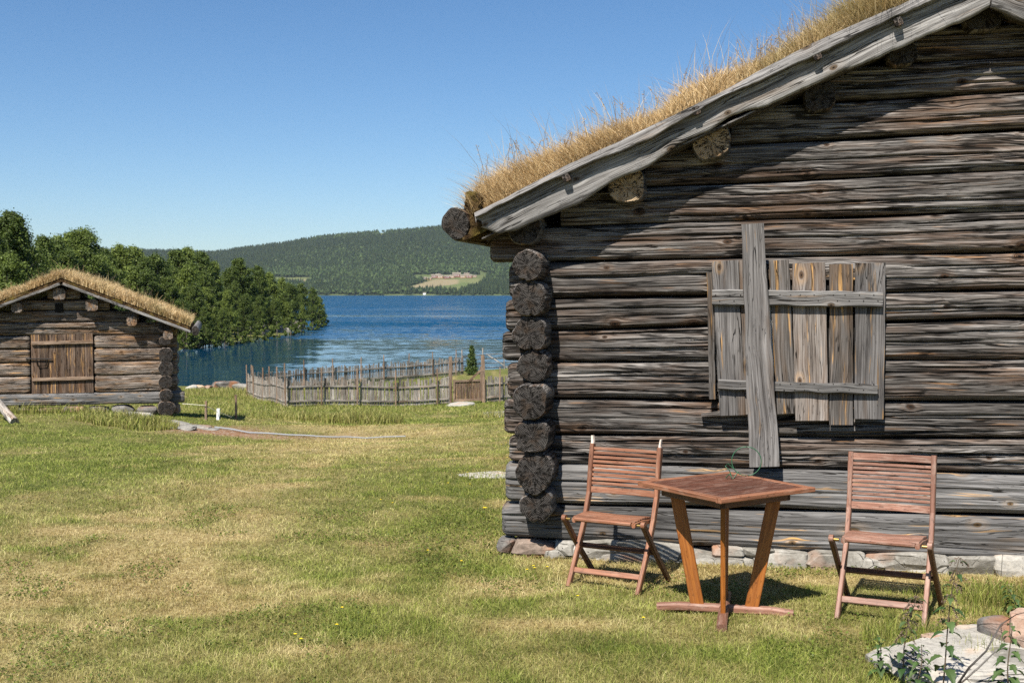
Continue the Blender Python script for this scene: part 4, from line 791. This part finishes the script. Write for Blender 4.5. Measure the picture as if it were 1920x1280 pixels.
# ------------------------------------------------------------------ folding chairs
def chair(label, worn, top_rail):
    m = 'teak_worn' if worn else 'teak'; root = tag(empty('folding_chair'), label, 'chair', 'folding chairs by the cabin wall')
    post = lambda x: [(x, -.235, 0), (x, -.075, .25), (x, .02, .43), (x, .075, .58), (x, .13, .90)]
    X1 = .208; X2 = .237; tl = .90
    for sx in (-1, 1):
        b = MB(); beam(b, post(sx * X1), .024, .042, (0, 1, .35), .004, .001, seg=4); b.build('back_post', m, root)
        if not top_rail:
            b = MB(); beam(b, [(sx * X1, .1275, .885), (sx * X1, .1305, .915), (sx * X1 + .004 * sx,   .134, .955)], .018, .03, (0, 1, .2), .004, .003, seg=3, taper=.6); b.build('bare_post_tip', 'palewood', root)
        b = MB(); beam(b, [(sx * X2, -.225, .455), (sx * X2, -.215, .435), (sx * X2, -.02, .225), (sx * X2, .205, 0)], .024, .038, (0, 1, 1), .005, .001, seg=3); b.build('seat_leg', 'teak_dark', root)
        b = MB(); tube(b, [(sx * X2 - .011, -.225, .452), (sx * X2 + .011, -.225, .452)], .022, 14); b.build('leg_knob', m, root)
        b = MB(); tube(b, [(sx * .2, -.222, .448), (sx * (X2 - .012), -.222, .448)], .0085, 10); b.build('brass_pin', 'brass', root)
        b = MB(); beam(b, [(sx * .178, -.225, .445), (sx * .178, -.1, .442), (sx * .178, .0, .428), (sx * .178, .04, .425)], .022, .034, (0, 0, 1), .008, .001, seg=3); b.build('seat_rail', m, root)
    pz = lambda z: np.interp(z, [0, .25, .43, .58, .90], [-.235, -.075, .02, .075, .13])
    zs = [.595] + list(np.linspace(.637, .868, 9))
    if top_rail: zs = [.595] + list(np.linspace(.637, .832, 9)) + [.874]
    for k, z in enumerate(zs):
        hh = .042 if k == 0 else (.042 if (top_rail and k == len(zs) - 1) else (.0205 if not top_rail else .0175)); pts = [(x * (X1 - .011), pz(z) + .012 * (1 - x * x), z) for x in (-1, -.5, 0, .5, 1)]
        b = MB(); beam(b, pts, hh, .011, (0, 1, -.17), .003, .0004); b.build('back_slat', m, root)
    sy = [-.2, -.163, -.126, -.089, -.052, -.015, .02]
    b = MB(); beam(b, [(-.168, -.228, .452), (.168, -.228, .452)], .032, .026, (0, 0, 1), .009); b.build('seat_front', m, root)
    for y_ in sy:
        b = MB(); beam(b, [(-.185, y_, .462 - (y_ > -.06) * (y_ + .06) * .15), (0, y_, .456 - (y_ > -.06) * (y_ + .06) * .15), (.185, y_, .462 - (y_ > -.06) * (y_ + .06) * .15)], .032, .012, (0, 0, 1), .003); b.build('seat_slat', m, root)
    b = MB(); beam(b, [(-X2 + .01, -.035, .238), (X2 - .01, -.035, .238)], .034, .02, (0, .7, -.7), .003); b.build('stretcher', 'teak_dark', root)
    b = MB(); beam(b, [(-X1 + .01, -.17, .1), (X1 - .01, -.17, .1)], .036, .018, (0, 1, -.55), .003); b.build('stretcher', m, root); return root
c1_ = chair('folding slatted wooden chair with two bare pale post tips and no top rail', False, False)
c1_.location = (.655, 7.27, G(.655, 7.27) + .004); c1_.scale = (1.09, 1.0, .93); c1_.rotation_euler = (R(.3), 0, R(-28)); 
c2_ = chair('faded folding slatted wooden chair with a full top rail at the right', True, True)
c2_.location = (2.095, 6.53, G(2.095, 6.53) - .006); c2_.rotation_euler = (0, R(-.8), R(-28)); c2_.scale = (1.09, 1.02, .975)

# ------------------------------------------------------------------ table
tx, ty = 1.19, 6.57; tz = G(tx, ty); table = tag(empty('garden_table', (tx, ty, tz), R(32.6)), 'square reddish wooden garden table with four splayed orange legs on a cross foot', 'table')
H = .728; b = MB(); a = .345
for k in range(11): beam(b, [(-.3, -.275 + k * .055, H - .009), (.3, -.275 + k * .055, H - .009)], .0515, .018, (0, 0, 1), .003, .0003)
b.build('tabletop_slats', 'teak_top', table)
for k, (p, q) in enumerate((((-a, -.3225), (a, -.3225)), ((-a, .3225), (a, .3225)), ((-.3225, -.3), (-.3225, .3)), ((.3225, -.3), (.3225, .3)))):
    b = MB(); beam(b, [(*p, H - .011), (*q, H - .011)], .045, .026, (0, 0, 1), .004); b.build('tabletop_frame', 'teak', table)
b = MB()
for k in range(4):
    an = k * pi / 2; f = lambda x, y: (x * cos(an) - y * sin(an), x * sin(an) + y * cos(an)); beam(b, [(*f(-.25, -.24), H - .05), (*f(.25, -.24), H - .05)], .02, .05, (0, 0, 1), .003)
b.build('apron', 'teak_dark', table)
for k in range(4):
    an = pi / 4 + k * pi / 2; c_, s_ = cos(an), sin(an)
    b = MB(); beam(b, [(c_ * .15, s_ * .15, .045), (c_ * .275, s_ * .275, H - .028)], .074, .026, (-s_, c_, 0), .004); b.build('leg', 'teak_leg', table)
for k in range(2):
    an = pi / 4 + k * pi / 2; c_, s_ = cos(an), sin(an); b = MB(); L_ = .375 if k else .36; zb = .0 if k else .001
    beam(b, [(-c_ * L_, -s_ * L_, .018), (-c_ * .25, -s_ * .25, .03 + zb), (c_ * .25, s_ * .25, .03 + zb), (c_ * L_, s_ * L_, .018)], .055, .045, (0, 0, 1), .01, .001, seg=2); b.build('cross_foot', 'teak_worn', table)
hz = tz + H + .003; hx, hy = 1.265, 6.74; hoop = tag(empty('wire_hoop', (hx, hy, hz), R(-8)), 'thin green wire ring on two small prongs standing on the table', 'wire ornament')
b = MB(); ang = np.linspace(0, 2 * pi, 40); rr = .083
tube(b, [(.075 + rr * cos(t), 0, .105 + rr * sin(t)) for t in ang], 0.003, 6, cap=False)
tube(b, [(-.005, 0, .003), (-.02, 0, .05), (-.045, -.01, .075), (-.03, 0, .09), (.003, 0, .06)], 0.003, 6); tube(b, [(-.04, .02, .003), (-.02, 0, .03), (.0, -.01, .003), (.03, -.0, .045)], 0.003, 6); b.build('ring', 'wire', hoop)

# ------------------------------------------------------------------ small barn
BT = R(14); br = np.array([(313 - 960) / FPX * 25.9, 25.9, 0]); BW_ = 4.25; BO = br - BW_ * np.array([cos(BT), sin(BT), 0])
barn = tag(empty('small_barn', BO.tolist(), BT), 'small low log barn with a plank door and a straw-coloured grass roof', 'barn')
def BWp(px, py, o=0.): return plane_hit(BO, BT, px, py, o)
bz_ = [-.62, -.35, .02, .31, .6, .89, 1.17, 1.42, 1.66, 1.9]
dl, dtop = BWp(57, 617)[0], BWp(57, 615)[1]; drr = BWp(176, 740)[0]; BR = 2.13; brz = 1.97; bsl = .40
def bro(s): return brz - abs(s - BR) * bsl
def blog(s0, s1, z0, z1, sd, **k): return face_log(s0, s1, (z0, z0), (z1, z1), seed=sd, fine_to=9, ds=.05, nv=26, cracks=2, depth=.17, **k)
for k in range(9):
    z0, z1 = bz_[k] + .004, bz_[k + 1] - .004
    if k == 0: segs = [(-.3, BW_ + .35)]
    elif z1 < dtop + .05: segs = [(-.28, dl - .02), (drr + .02, BW_ + .2)]
    elif k >= 5: s_ = max(-.25, BR - (brz - z1 + .06) / bsl); segs = [(s_, 2 * BR - s_ + (.1 if k == 5 else 0))]
    else: segs = [(-.28, BW_ + .22)]
    for j, (a_, c_) in enumerate(segs): blog(a_, c_, z0, z1, 200 + k * 3 + j, proud=.02 if k == 0 else 0).build('wall_log', ['sill' if k == 0 else 'barn', 'end'], barn)
for k, z in enumerate([-.74, -.42, -.13, .17, .46, .76, 1.06]):
    for sx in (.03, BW_ - .03): round_log(sx, z + (.03 if k == 0 else 0), [.19, .15, .16, .165, .16, .13, .14][k], -.26, 4.2, 300 + k + int(sx * 10), squash=[.95, .95, 1, 1.05, 1, .8, .9][k], nu=26, fine=.3, shift=(0, 0)).build('side_log', ['barn', 'end'], barn)
b = MB(); b.add([(0, .14, -.6), (BW_, .14, -.6), (BW_, .14, .98), (BR, .14, 1.9), (0, .14, .98)], np.array([[0, 1, 2, 3, 4]])); b.build('light_stop_panel', 'dark', barn)  # added dark sheet blocking light between the barn logs
xs = np.linspace(dl, drr, 8)
for k in range(7): b = MB(); beam(b, [((xs[k] + xs[k + 1]) / 2, .03, bz_[1]), ((xs[k] + xs[k + 1]) / 2, .03, dtop)], (xs[1] - xs[0]) - .008, .03, (0, 1, 0), .004, .001, seg=4); 
door = MB()
for k in range(7): beam(door, [((xs[k] + xs[k + 1]) / 2, .03, bz_[1]), ((xs[k] + xs[k + 1]) / 2, .03, dtop)], (xs[1] - xs[0]) - .01, .03, (0, 1, 0), .004, .001, seg=4)
door = door.build('door', 'door', barn)
for z in (BWp(110, 643)[1], BWp(110, 711)[1]): b = MB(); beam(b, [(dl + .02, -.01, z), (drr - .0, -.01, z + .02)], .07, .05, (0, 1, 0), .006, .002, seg=8); b.build('door_batten', 'stake', door)
hzz = BWp(80, 672)[1]; b = MB(); tube(b, [(dl - .1, -.02, hzz), (dl + .42, -.02, hzz - .01)], .014, 8); tube(b, [(dl + .1, -.02, hzz), (dl + .14, -.02, hzz - .16), (dl + .3, -.02, hzz - .15), (dl + .34, -.02, hzz)], .011, 6); b.build('door_latch', 'iron', door)
b = MB(); beam(b, [(dl - .04, -.012, dtop + .05), (drr + .1, -.012, dtop + .05)], .09, .03, (0, 1, 0), .01, .004, seg=10); b.build('door_lintel', 'barn', barn)
sv = BWp(111, 577); b = MB(); beam(b, [(sv[0], -.005, sv[1] - .1), (sv[0], -.005, sv[1] + .1)], .17, .02, (0, 1, 0)); b.build('gable_vent', 'dark', barn)
for k, (px, py) in enumerate(((111, 551), (172, 572), (247, 602), (31, 577), (315, 628))):
    q = BWp(px, py, .26); b = MB(); beam(b, [(q[0], -.27, q[1]), (q[0], 4.3, q[1] + .0)], .24 if k < 2 else .2, .2 + .04 * (k < 2), (0, 0, 1), .04, .004, seg=3, taper=1.); b.build('purlin', ['barn'], barn)
def bslab(mbx, sgn, lo, y0, y1, z0, th, nx, ny, rough, sd):
    global RS, RZ, SL
    s_ = (RS, RZ, SL); RS, RZ, SL = BR, brz, bsl; slope_slab(mbx, sgn, lo, BR, y0, y1, z0, th, 0, nx, ny, rough, sd); RS, RZ, SL = s_
b = MB(); bslab(b, 1, -.5, -.36, 4.5, .0, .05, 2, 2, 0, 0); bslab(b, -1, -.5, -.36, 4.5, .0, .05, 2, 2, 0, 0); b.build('roof_deck', 'barn', barn)
b = MB(); bslab(b, 1, -.48, -.36, 4.5, .055, .15, 70, 60, .035, 3); bslab(b, -1, -.48, -.36, 4.5, .055, .15, 70, 60, .035, 5); bturf = b.build('turf', 'turf', barn)
for sg in (1, -1):
    ps = [(BR + sg * t, -.37 - .01 * sg, brz - t * bsl + .035) for t in np.linspace(0.03, 2.62, 5)]; b = MB(); beam(b, ps, .03, .055, (0, 0, 1), .006, .006, seg=10); b.build('edge_pole', 'barge', barn)
    b = round_log(BR + sg * 2.72, brz - 2.68 * bsl + .08, .075, -.42, 4.6, 411 + sg, nu=20, squash=1.5); b.build('eave_log', ['barge', 'end'], barn)
def barn_pt(n, r_):
    s_ = r_.uniform(-.48, 4.75, n); y = -.36 + 4.8 * r_.uniform(0, 1, n) ** 1.5; return np.stack([s_, y, brz - np.abs(s_ - BR) * bsl + .15 + (y > -.3) * .04], -1)
roof_grass(bturf, 42000, barn_pt, (.1, .27), .013, 61, 'roof_grass', 0., .01, dry=1.05)
b = MB()
for k in range(9): rock(b, (.3 + k * .5, .1, -.74 - .02 * (k % 2)), (.5, .3, .22), 700 + k, 2, 5, rough=.08)
b.build('foundation', 'darkstone', barn)

# ------------------------------------------------------------------ fences
def gpt(px, Y): x = (px - 960) / FPX * Y; return np.array([x, Y, G(x, Y)])
def walk(nodes, step):
    P = np.array([gpt(*q) for q in nodes]); L = np.concatenate([[0], np.cumsum(np.hypot(*np.diff(P[:, :2], axis=0).T))]); t = np.arange(0, L[-1], step); x = np.interp(t, L, P[:, 0]); y = np.interp(t, L, P[:, 1]); zn = np.interp(t, L, P[:, 2]); return np.stack([x, y, G(x, y) * .5 + zn * .5], -1)
def picket(nodes, label, step, hgt, posts, group, seed, post_h=1.5, pw=.098, back=False):
    r_ = np.random.default_rng(seed); pts = walk(nodes, step); root = tag(empty('picket_fence', pts[0].tolist()), label, 'fence', group); o0 = pts[0]; b = MB()
    for i_, p in enumerate(pts):
        j = min(i_ + 1, len(pts) - 1); d = nrm(pts[j] - pts[max(0, j - 1)]) * [1, 1, 0]; nn = np.cross(d, [0, 0, 1]); ti = r_.normal(0, .03); h_ = hgt * r_.uniform(.9, 1.1); q = p - o0 + np.array([0, 0, .05 if r_.uniform() < .8 else -.02])
        beam(b, [q, q + d * ti * h_ + [0, 0, h_]], pw * r_.uniform(.7, 1.15), .02, nn, .004, 0, r_.integers(9999))
    b.build('pickets', 'fence', root)
    for zr in (.22, .78):
        P = pts[::4] - o0 + np.array([0, 0, zr * hgt]); P = np.vstack([P, pts[-1] - o0 + [0, 0, zr * hgt]]) + np.array([0, -.04, 0]); b = MB(); beam(b, P, .07, .035, (0, 1, 0), .008, .01, int(zr * 100) + seed); b.build('rail', 'fence', root)
    for q in posts:
        g_ = gpt(*q[:2]) - o0; hh = q[2] if len(q) > 2 else post_h
        for dy in ((-.09,) if back else (-.09,)): b = MB(); beam(b, [g_ + [0, dy, -.1], g_ + [random.uniform(-.04, .04), dy, hh]], .055, .05, (0, 1, 0), .01, .004, seg=3); b.build('fence_post', 'stake', root)
    return root
gate_l, gate_r = (846, 48.5), (906, 48.5)
picket([(840, 48.4), (742, 47.6), (670, 46.6), (603, 46.), (535, 45.2)], 'front run of grey picket fence from the gate to its bend in the middle distance', .112, 1.0, [(603, 45.9), (670, 46.5), (742, 47.5), (820, 48.2)], 'picket fences round the lakeside plot', 1)
picket([(534, 45.3), (512, 48.5), (488, 52), (463, 57)], 'short side run of picket fence bending back towards the lake', .115, .95, [(535, 45.1, 1.7), (519, 47.5), (506, 49.6, 1.5), (492, 51.5), (475, 54.5), (463, 57, 1.5)], 'picket fences round the lakeside plot', 2)
picket([(463, 57.3), (520, 59.5), (600, 62), (700, 65), (790, 67.5), (868, 69.5)], 'rear run of picket fence along the lake shore behind the plot', .125, .98, [(470, 57.4), (570, 61), (624, 62.6), (676, 64), (720, 65.5), (766, 67), (812, 68), (855, 69)], 'picket fences round the lakeside plot', 3, 1.5, back=True)
picket([(912, 48.6), (935, 48.9), (975, 49.4), (1040, 50.2), (1300, 53)], 'short run of picket fence between the gate and the cabin corner', .112, .98, [(937, 48.7, 1.45), (990, 49.4), (1080, 50.6), (1180, 51.6), (1290, 52.8)], 'picket fences round the lakeside plot', 4)
gl = gpt(*gate_l); gr_ = gpt(*gate_r); gate = tag(empty('garden_gate', gl.tolist()), 'brown plank gate with tall posts and a diagonal brace in the picket fence', 'gate'); dv = gr_ - gl
for q, hh in ((np.zeros(3), 1.95), (dv, 1.95)):
    b = MB(); beam(b, [q + [-.05 if q[0] == 0 else .02, 0, -.2], q + [-.03 if q[0] == 0 else -.02, 0, hh]], .15, .14, (0, 1, 0), .015, .006, seg=4); b.build('gate_post', 'stake', gate)
x0, x1 = .12, dv[0] - .09; zg = dv[2] / dv[0]
b = MB(); xs = np.linspace(x0, x1, 10)
for k in range(9): xm_ = (xs[k] + xs[k + 1]) / 2; beam(b, [(xm_, 0, xm_ * zg + .12), (xm_, 0, xm_ * zg + .92)], xs[1] - xs[0] - .006, .025, (0, 1, 0), .003)
b.build('gate_panel', 'door', gate)
b = MB()
for z_ in (.14, .93): beam(b, [(x0, -.035, z_), (x1, -.035, z_ + dv[2])], .09, .04, (0, 1, 0), .005)
beam(b, [(x0, -.04, .08), (x0, -.04, 1.0)], .08, .04, (0, 1, 0), .005); beam(b, [(x1, -.04, .08 + dv[2]), (x1, -.04, 1.5 + dv[2])], .09, .04, (0, 1, 0), .005); b.build('gate_frame', 'stake', gate)
b = MB(); beam(b, [(x0 + .62, -.06, .95), (x1, -.06, 1.35 + dv[2])], .09, .035, (0, 1, 0), .005); b.build('brace', 'stake', gate)
pf = [gpt(866, 69.6), gpt(905, 72), gpt(945, 74.5), gpt(990, 77), gpt(1060, 80), gpt(1160, 84)]; rf = tag(empty('pole_fence', pf[0].tolist()), 'open fence of four dark horizontal poles beyond the gate', 'fence')
for k in range(4): b = MB(); beam(b, [q - pf[0] + [0, 0, .22 + k * .27] for q in pf], .05, .05, (0, 1, 0), .012, .006, seg=3); b.build('rail', 'fence', rf)
for q in pf[:]: b = MB(); beam(b, [q - pf[0] + [0, -.05, -.1], q - pf[0] + [0, -.05, 1.45]], .07, .06, (0, 1, 0), .012); b.build('fence_post', 'fence', rf)
b = MB(); beam(b, [pf[2] - pf[0] + [-1.1, .1, 1.0], pf[2] - pf[0] + [.2, .1, .15]], .06, .05, (0, 1, 0), .012); b.build('brace', 'fence', rf)

# ------------------------------------------------------------------ stakes, rope, hose, loose stones
def stake(px, Y, hh, m, name, label, wd=.05):
    g_ = gpt(px, Y); o = tag(empty(name, g_.tolist()), label, 'stake'); b = MB(); beam(b, [(0, 0, -.1), (random.uniform(-.03, .03), 0, hh)], wd, wd * .8, (0, 1, 0), .006, .003, seg=4); b.build('stake_body', m, o); return g_
s1_ = stake(384, 25.6, .42, 'stake', 'wooden_stake', 'shorter brown stake holding the rope right of the small barn'); s2_ = stake(441, 27.2, .58, 'stake', 'wooden_stake', 'taller brown stake standing in the grass right of the rope end')
s3_ = stake(406.5, 26.2, .26, 'white', 'marker_stake', 'short white marker stake between the two brown stakes', .07)
b = MB(); pa = np.array([(340 - 960) / FPX * 25.7, 25.7, CZ - (757 - 549) / FPX * 25.7]); pb = gpt(432, 26.9) + [0, 0, .06]; pm_ = (pa * .5 + pb * .5); tube(b, [pa, s1_ + [0, -.05, .33], s3_ + [0, -.06, .2], pb], .007, 5)
tag(b.build('rope', 'rope'), 'thin pale rope strung from the barn corner past the stakes', 'rope')
hp_ = [(401, 23.1), (430, 22.9), (465, 22.6), (500, 22.4), (540, 22.2), (575, 22.), (595, 21.9), (620, 21.6), (650, 21.3), (685, 21.1), (720, 21.), (760, 20.9), (785, 20.9)]
b = MB(); pts = []
for px, Y_ in hp_: pts.append(gpt(px, Y_) + [0, 0, .035 + .008 * sin(px * .09)])
tube(b, pts[:-1], np.linspace(.017, .01, len(pts) - 1), 8); tag(b.build('water_hose', 'plastic'), 'long pale grey hose lying across the lawn', 'hose')
def flat_rock(px, Y, size, seed, mt, name, label, cat='stone', dz=0., group=None, rz=0.):
    g_ = gpt(px, Y); o = empty(name, g_.tolist()); bpy.data.objects.remove(o); b = MB(); rock(b, (0, 0, dz), size, seed, 4 if Y < 14 else 3, 8, rz, rough=.06); o = b.build(name, mt); o.location = g_; tag(o, label, cat, group)
flat_rock(920, 11.9, (.75, .62, .1), 801, 'slab', 'stone_slab', 'flat grey slab in the grass beside the cabin corner', dz=-.035)
flat_rock(862, 46.5, (1.2, 1.6, .2), 802, 'slab', 'stone_slab', 'flat pale stone step in front of the gate', dz=-.02)
flat_rock(935, 34, (1.9, 1.3, .55), 803, 'stone', 'bedrock_mound', 'low grey rock mound in the grass behind the cabin corner', dz=-.1)
flat_rock(252, 24.3, (.62, .35, .2), 804, 'slab', 'field_stone', 'pale rounded stone under the sill of the small barn', dz=.02)
flat_rock(275, 24.4, (.22, .2, .15), 805, 'slab', 'field_stone', 'small pale stone next to the rounded one by the barn', dz=.02)
for k, (px, Y_, s_, l_) in enumerate([(310, 23.6, (1.0, .9, .12), 'nearly white flat ledge stone by the barn corner'), (335, 22.9, (1.2, .6, .1), 'long grey ledge stone in the reddish bare patch'), (365, 22.8, (.9, .5, .08), 'thin grey ledge stone right in the reddish bare patch'), (318, 22.2, (.9, .7, .14), 'grey ledge stone half in grass below the barn corner'), (352, 26.2, (1.0, .3, .06), 'narrow pale stone strip behind the bare patch')]): flat_rock(px, Y_, s_, 810 + k, 'stone', 'ledge_stone', l_, group=None, dz=-.035 if k in (0, 3) else -.05)
for k, (px, Y_, s_, mt, l_) in enumerate([(357, 64, (1.1, .8, .7), 'slab', 'leftmost pale shore rock behind the small barn corner'), (372, 64.5, (1.3, .9, .75), 'slab', 'pale shore rock right beside the leftmost one'), (388, 65, (.8, .8, .6), 'ruststone', 'small brownish shore rock between the pale and the dark one'), (420, 66, (2.6, 1.4, 1.1), 'darkstone', 'largest dark brown shore rock near the fence end'), (436, 66, (.9, .6, .5), 'ruststone', 'low brown shore rock right of the largest one'), (452, 62, (1.6, 1.2, .8), 'stone', 'pale sloping shore rock touching the fence end')]): flat_rock(px, Y_, tuple(.68 * v_ for v_ in s_), 830 + k, mt, 'shore_rock', l_, dz=.05)
for k, Y_ in enumerate([197, 192, 186, 178, 168, 158, 148]):
    xs_ = np.linspace(-45, -20, 200); x_ = xs_[np.argmax(G(xs_, xs_ * 0 + Y_) < LAKE + .15)]; flat_rock(x_ / Y_ * FPX + 960, Y_, (1.5 + .3 * (k % 3), 1.5, 1.1), 850 + k, 'stone', 'point_rock', 'grey boulder at the waterline of the wooded point', group='boulders at the wooded point', dz=.15)
# leaning log pole bottom-left of barn
g0 = gpt(24, 21.6); g1 = np.array([(-22 - 960) / FPX * 22.6, 22.6, CZ - (735 - 549) / FPX * 22.6]); b = MB(); tube(b, [g0 - g0 + [0, 0, .03], (g1 - g0) * .5, g1 - g0], [.085, .08, .075], 10, wob=.1); o = tag(empty('leaning_pole', g0.tolist()), 'grey weathered pole slanting to the ground in front of the barn', 'pole'); b.build('pole_shaft', 'fence', o)

# foreground slab and stones
def big(name, px, py, z, size, seed, mt, label, rz=0., cuts=9, sub=4, rough=.05, boxy=.5):
    d_ = ray(px, py); t = (z - CZ) / d_[2]; P = np.array([0, 0, CZ]) + d_ * t; b = MB(); rock(b, (0, 0, 0), size, seed, sub, cuts, rz, rough=rough, boxy=boxy); o = b.build(name, mt); o.location = P; tag(o, label, 'stone'); return P
big('foreground_slab', 1815, 1255, .035, (.76, .86, .2), 931, 'slab', 'large pale flat stone slab lying in front of the right chair', .12, 7, rough=.06, boxy=.22)
big('rust_stain_stone', 1812, 1196, .1, (.42, .17, .045), 903, 'pink', 'rusty red stain on the back of the large pale slab, shaped as a thin plate', -.1, 6, 4, .05, .25)  # added thin plate standing in for a rust stain on the slab
big('dark_stone', 1888, 1204, .11, (.15, .3, .2), 904, 'darkstone', 'dark grey angular stone at the right end of the pale slab', .3, 8, 4, .06, .3)
big('pale_stone', 1945, 1170, .22, (.26, .18, .12), 905, 'pink', 'pinkish stone resting on top of the dark stone at the right edge', -.3, 4, 4, .06, .2)
big('brown_stone', 1948, 1215, .12, (.2, .16, .13), 906, 'ruststone', 'brown flat stone wedged under the pinkish one at the right edge', .5, 4, 4, .05, .2)
big('grey_stone', 1915, 1265, .05, (.34, .5, .18), 907, 'stone', 'grey stone in the bottom right corner beyond the pale slab', .2, 8, 4, .05)

# nettles
def nettle(px, py, z, hh, seed, label, lean=(0, 0), leaf=.06, seeds=False):
    d_ = ray(px, py); t = (z - CZ) / d_[2]; P = np.array([0, 0, CZ]) + d_ * t; r_ = np.random.default_rng(seed); root = tag(empty('nettle_plant', P.tolist()), label, 'nettle', 'nettles by the foreground slab'); sb = MB(); lb = MB()
    pts = np.array([(lean[0] * s_ ** 1.4 + .008 * sin(s_ * 5 + seed), lean[1] * s_, hh * s_) for s_ in np.linspace(0, 1, 9)]); tube(sb, pts, np.linspace(.0035, .0015, 9), 6); 
    for v in sb.G: v[:] = (.9, .2, 0)
    a0 = r_.uniform(0, 3)
    for k, s_ in enumerate(np.linspace(.15, .97, 10)):
        c = np.array([np.interp(s_, np.linspace(0, 1, 9), pts[:, i_]) for i_ in range(3)]); L_ = leaf * (1.25 - .7 * s_) * r_.uniform(.8, 1.2)
        for sd in (0, pi):
            a = a0 + k * pi / 2 + sd + r_.normal(0, .25); D = np.array([cos(a), sin(a), 0]); Sd = np.array([-sin(a), cos(a), 0]); n_ = 9; ts = np.linspace(0, 1, n_); V = []
            for i_, tt in enumerate(ts):
                q = c + D * (.012 + L_ * tt) + np.array([0, 0, .25 * L_ * tt - .75 * L_ * tt * tt]); wd = L_ * .3 * sin(pi * min(1, tt * .93 + .05) ** .75) * (1.18 if i_ % 2 else .86)
                V += [q - Sd * wd + [0, 0, wd * .35], q, q + Sd * wd + [0, 0, wd * .35]]
            lb.add(V, grid_faces(n_, 3), np.tile([r_.uniform(0, .12), r_.uniform(0, 1), 0], (3 * n_, 1)), 0, False)
        if seeds and s_ > .5:
            for q_ in range(5):
                a = r_.uniform(0, 6.28); tq = np.sqrt(r_.uniform(0, 1, 26)); C_ = c + np.stack([np.cos(a) * .045 * tq, np.sin(a) * .045 * tq, .015 - .04 * tq ** 2], -1) + r_.normal(0, .002, (26, 3)); cards(lb, C_, .005, r_.integers(1e6), dry=np.ones(26), rnd=r_.uniform(0, .7, 26))
    sb.build('stem', 'nettle', root); lb.build('leaves', 'nettle', root)
nettle(1765, 1290, .12, .56, 1, 'tallest nettle rising in front of the pale slab with seed tassels on top', (.07, 0), .062, True)
nettle(1690, 1275, .06, .38, 2, 'nettle with brown seed tassels at the left end of the pale slab', (.06, 0), .055, True)
nettle(1892, 1300, .12, .3, 3, 'short nettle at the bottom right corner', (.0, 0), .06)
nettle(1655, 1270, .02, .2, 4, 'lowest nettle hidden in the grass left of the pale slab', (-.03, 0), .05)
nettle(1720, 1292, .05, .2, 5, 'small nettle growing against the front of the pale slab', (.02, 0), .05)
nettle(1905, 1150, .02, .16, 6, 'small nettle behind the stones at the right edge', (-.05, 0), .05)
d_ = ray(1790, 1290); P = np.array([0, 0, CZ]) + d_ * ((.12 - CZ) / d_[2]); tw = tag(empty('dry_stalk', P.tolist()), 'bent brown dry stalk slanting across the pale slab', 'dry stalk'); b = MB()
tube(b, [(0, 0, 0), (.06, 0, .09), (.13, 0, .16), (.2, .02, .27), (.27, .03, .31), (.36, .05, .325)], [.005, .0045, .004, .003, .002, .0015], 6); tube(b, [(0.0, 0, 0), (.1, .0, .09), (.17, .0, .16)], [.004, .004, .003], 6); b.build('stalk', 'log', tw)

# flowers
def dandelion(px, py, zf, rad, name, label, group=None):
    d_ = ray(px, py); t = (zf - CZ) / d_[2]; P = np.array([0, 0, CZ]) + d_ * t; g_ = G(P[0], P[1]); hh = max(.03, P[2] - g_); root = tag(empty(name, (P[0], P[1], g_)), label, 'flower', group); b = MB(); tube(b, [(0, 0, 0), (.004, 0, hh)], .002, 5); 
    for v in b.G: v[:] = (.1, .5, 0)
    b.build('stem', 'blade', root); b = MB(); n_ = 22
    for k in range(n_):
        a = k * 2.4; r1 = rad * (.5 + .5 * (k / n_)); c = np.array([.004, 0, hh]); D = np.array([cos(a), sin(a), .45 - .25 * k / n_]); S_ = np.array([-sin(a), cos(a), 0]) * rad * .22; b.add([c, c + D * r1 * .7 - S_, c + D * r1, c + D * r1 * .7 + S_], np.array([[0, 1, 2, 3]]))
    b.build('petals', 'yellow', root)
dandelion(908, 952, .09, .024, 'dandelion', 'largest yellow dandelion in the lawn left of the cabin corner')
fl = [(987, 1067), (999, 1060), (1001, 1064), (801, 1031), (864, 1051), (940, 833), (948, 830), (876, 885), (839, 905), (880, 907), (713, 936), (735, 942), (630, 1170), (552, 1188), (563, 1197), (640, 1138), (1025, 1062), (950, 857), (743, 862), (1205, 1157), (1082, 1118)]
for k, (px, py) in enumerate(fl): dandelion(px, py, .04, .012, 'buttercup', 'tiny yellow buttercup scattered low in the lawn', 'buttercups scattered in the lawn')

# ------------------------------------------------------------------ air
HAZE = 4e-5
if HAZE:
    n = NT('pale_haze'); v = n.n('VolumePrincipled'); v.inputs['Color'].default_value = (.75, .85, 1, 1); v.inputs['Density'].default_value = HAZE; v.inputs['Anisotropy'].default_value = .2
    n.t.links.new(v.outputs[0], n.out.inputs['Volume']); M['haze'] = n.m
    b = MB(); x_, y0_, y1_, z0_, z1_ = 4400., -500., 5600., -12., 330.
    b.add([(-x_, y0_, z0_), (x_, y0_, z0_), (x_, y1_, z0_), (-x_, y1_, z0_), (-x_, y0_, z1_), (x_, y0_, z1_), (x_, y1_, z1_), (-x_, y1_, z1_)], np.array([[3, 2, 1, 0], [4, 5, 6, 7], [0, 1, 5, 4], [1, 2, 6, 5], [2, 3, 7, 6], [3, 0, 4, 7]]))
    tag(b.build('haze', 'haze'), kind='stuff')
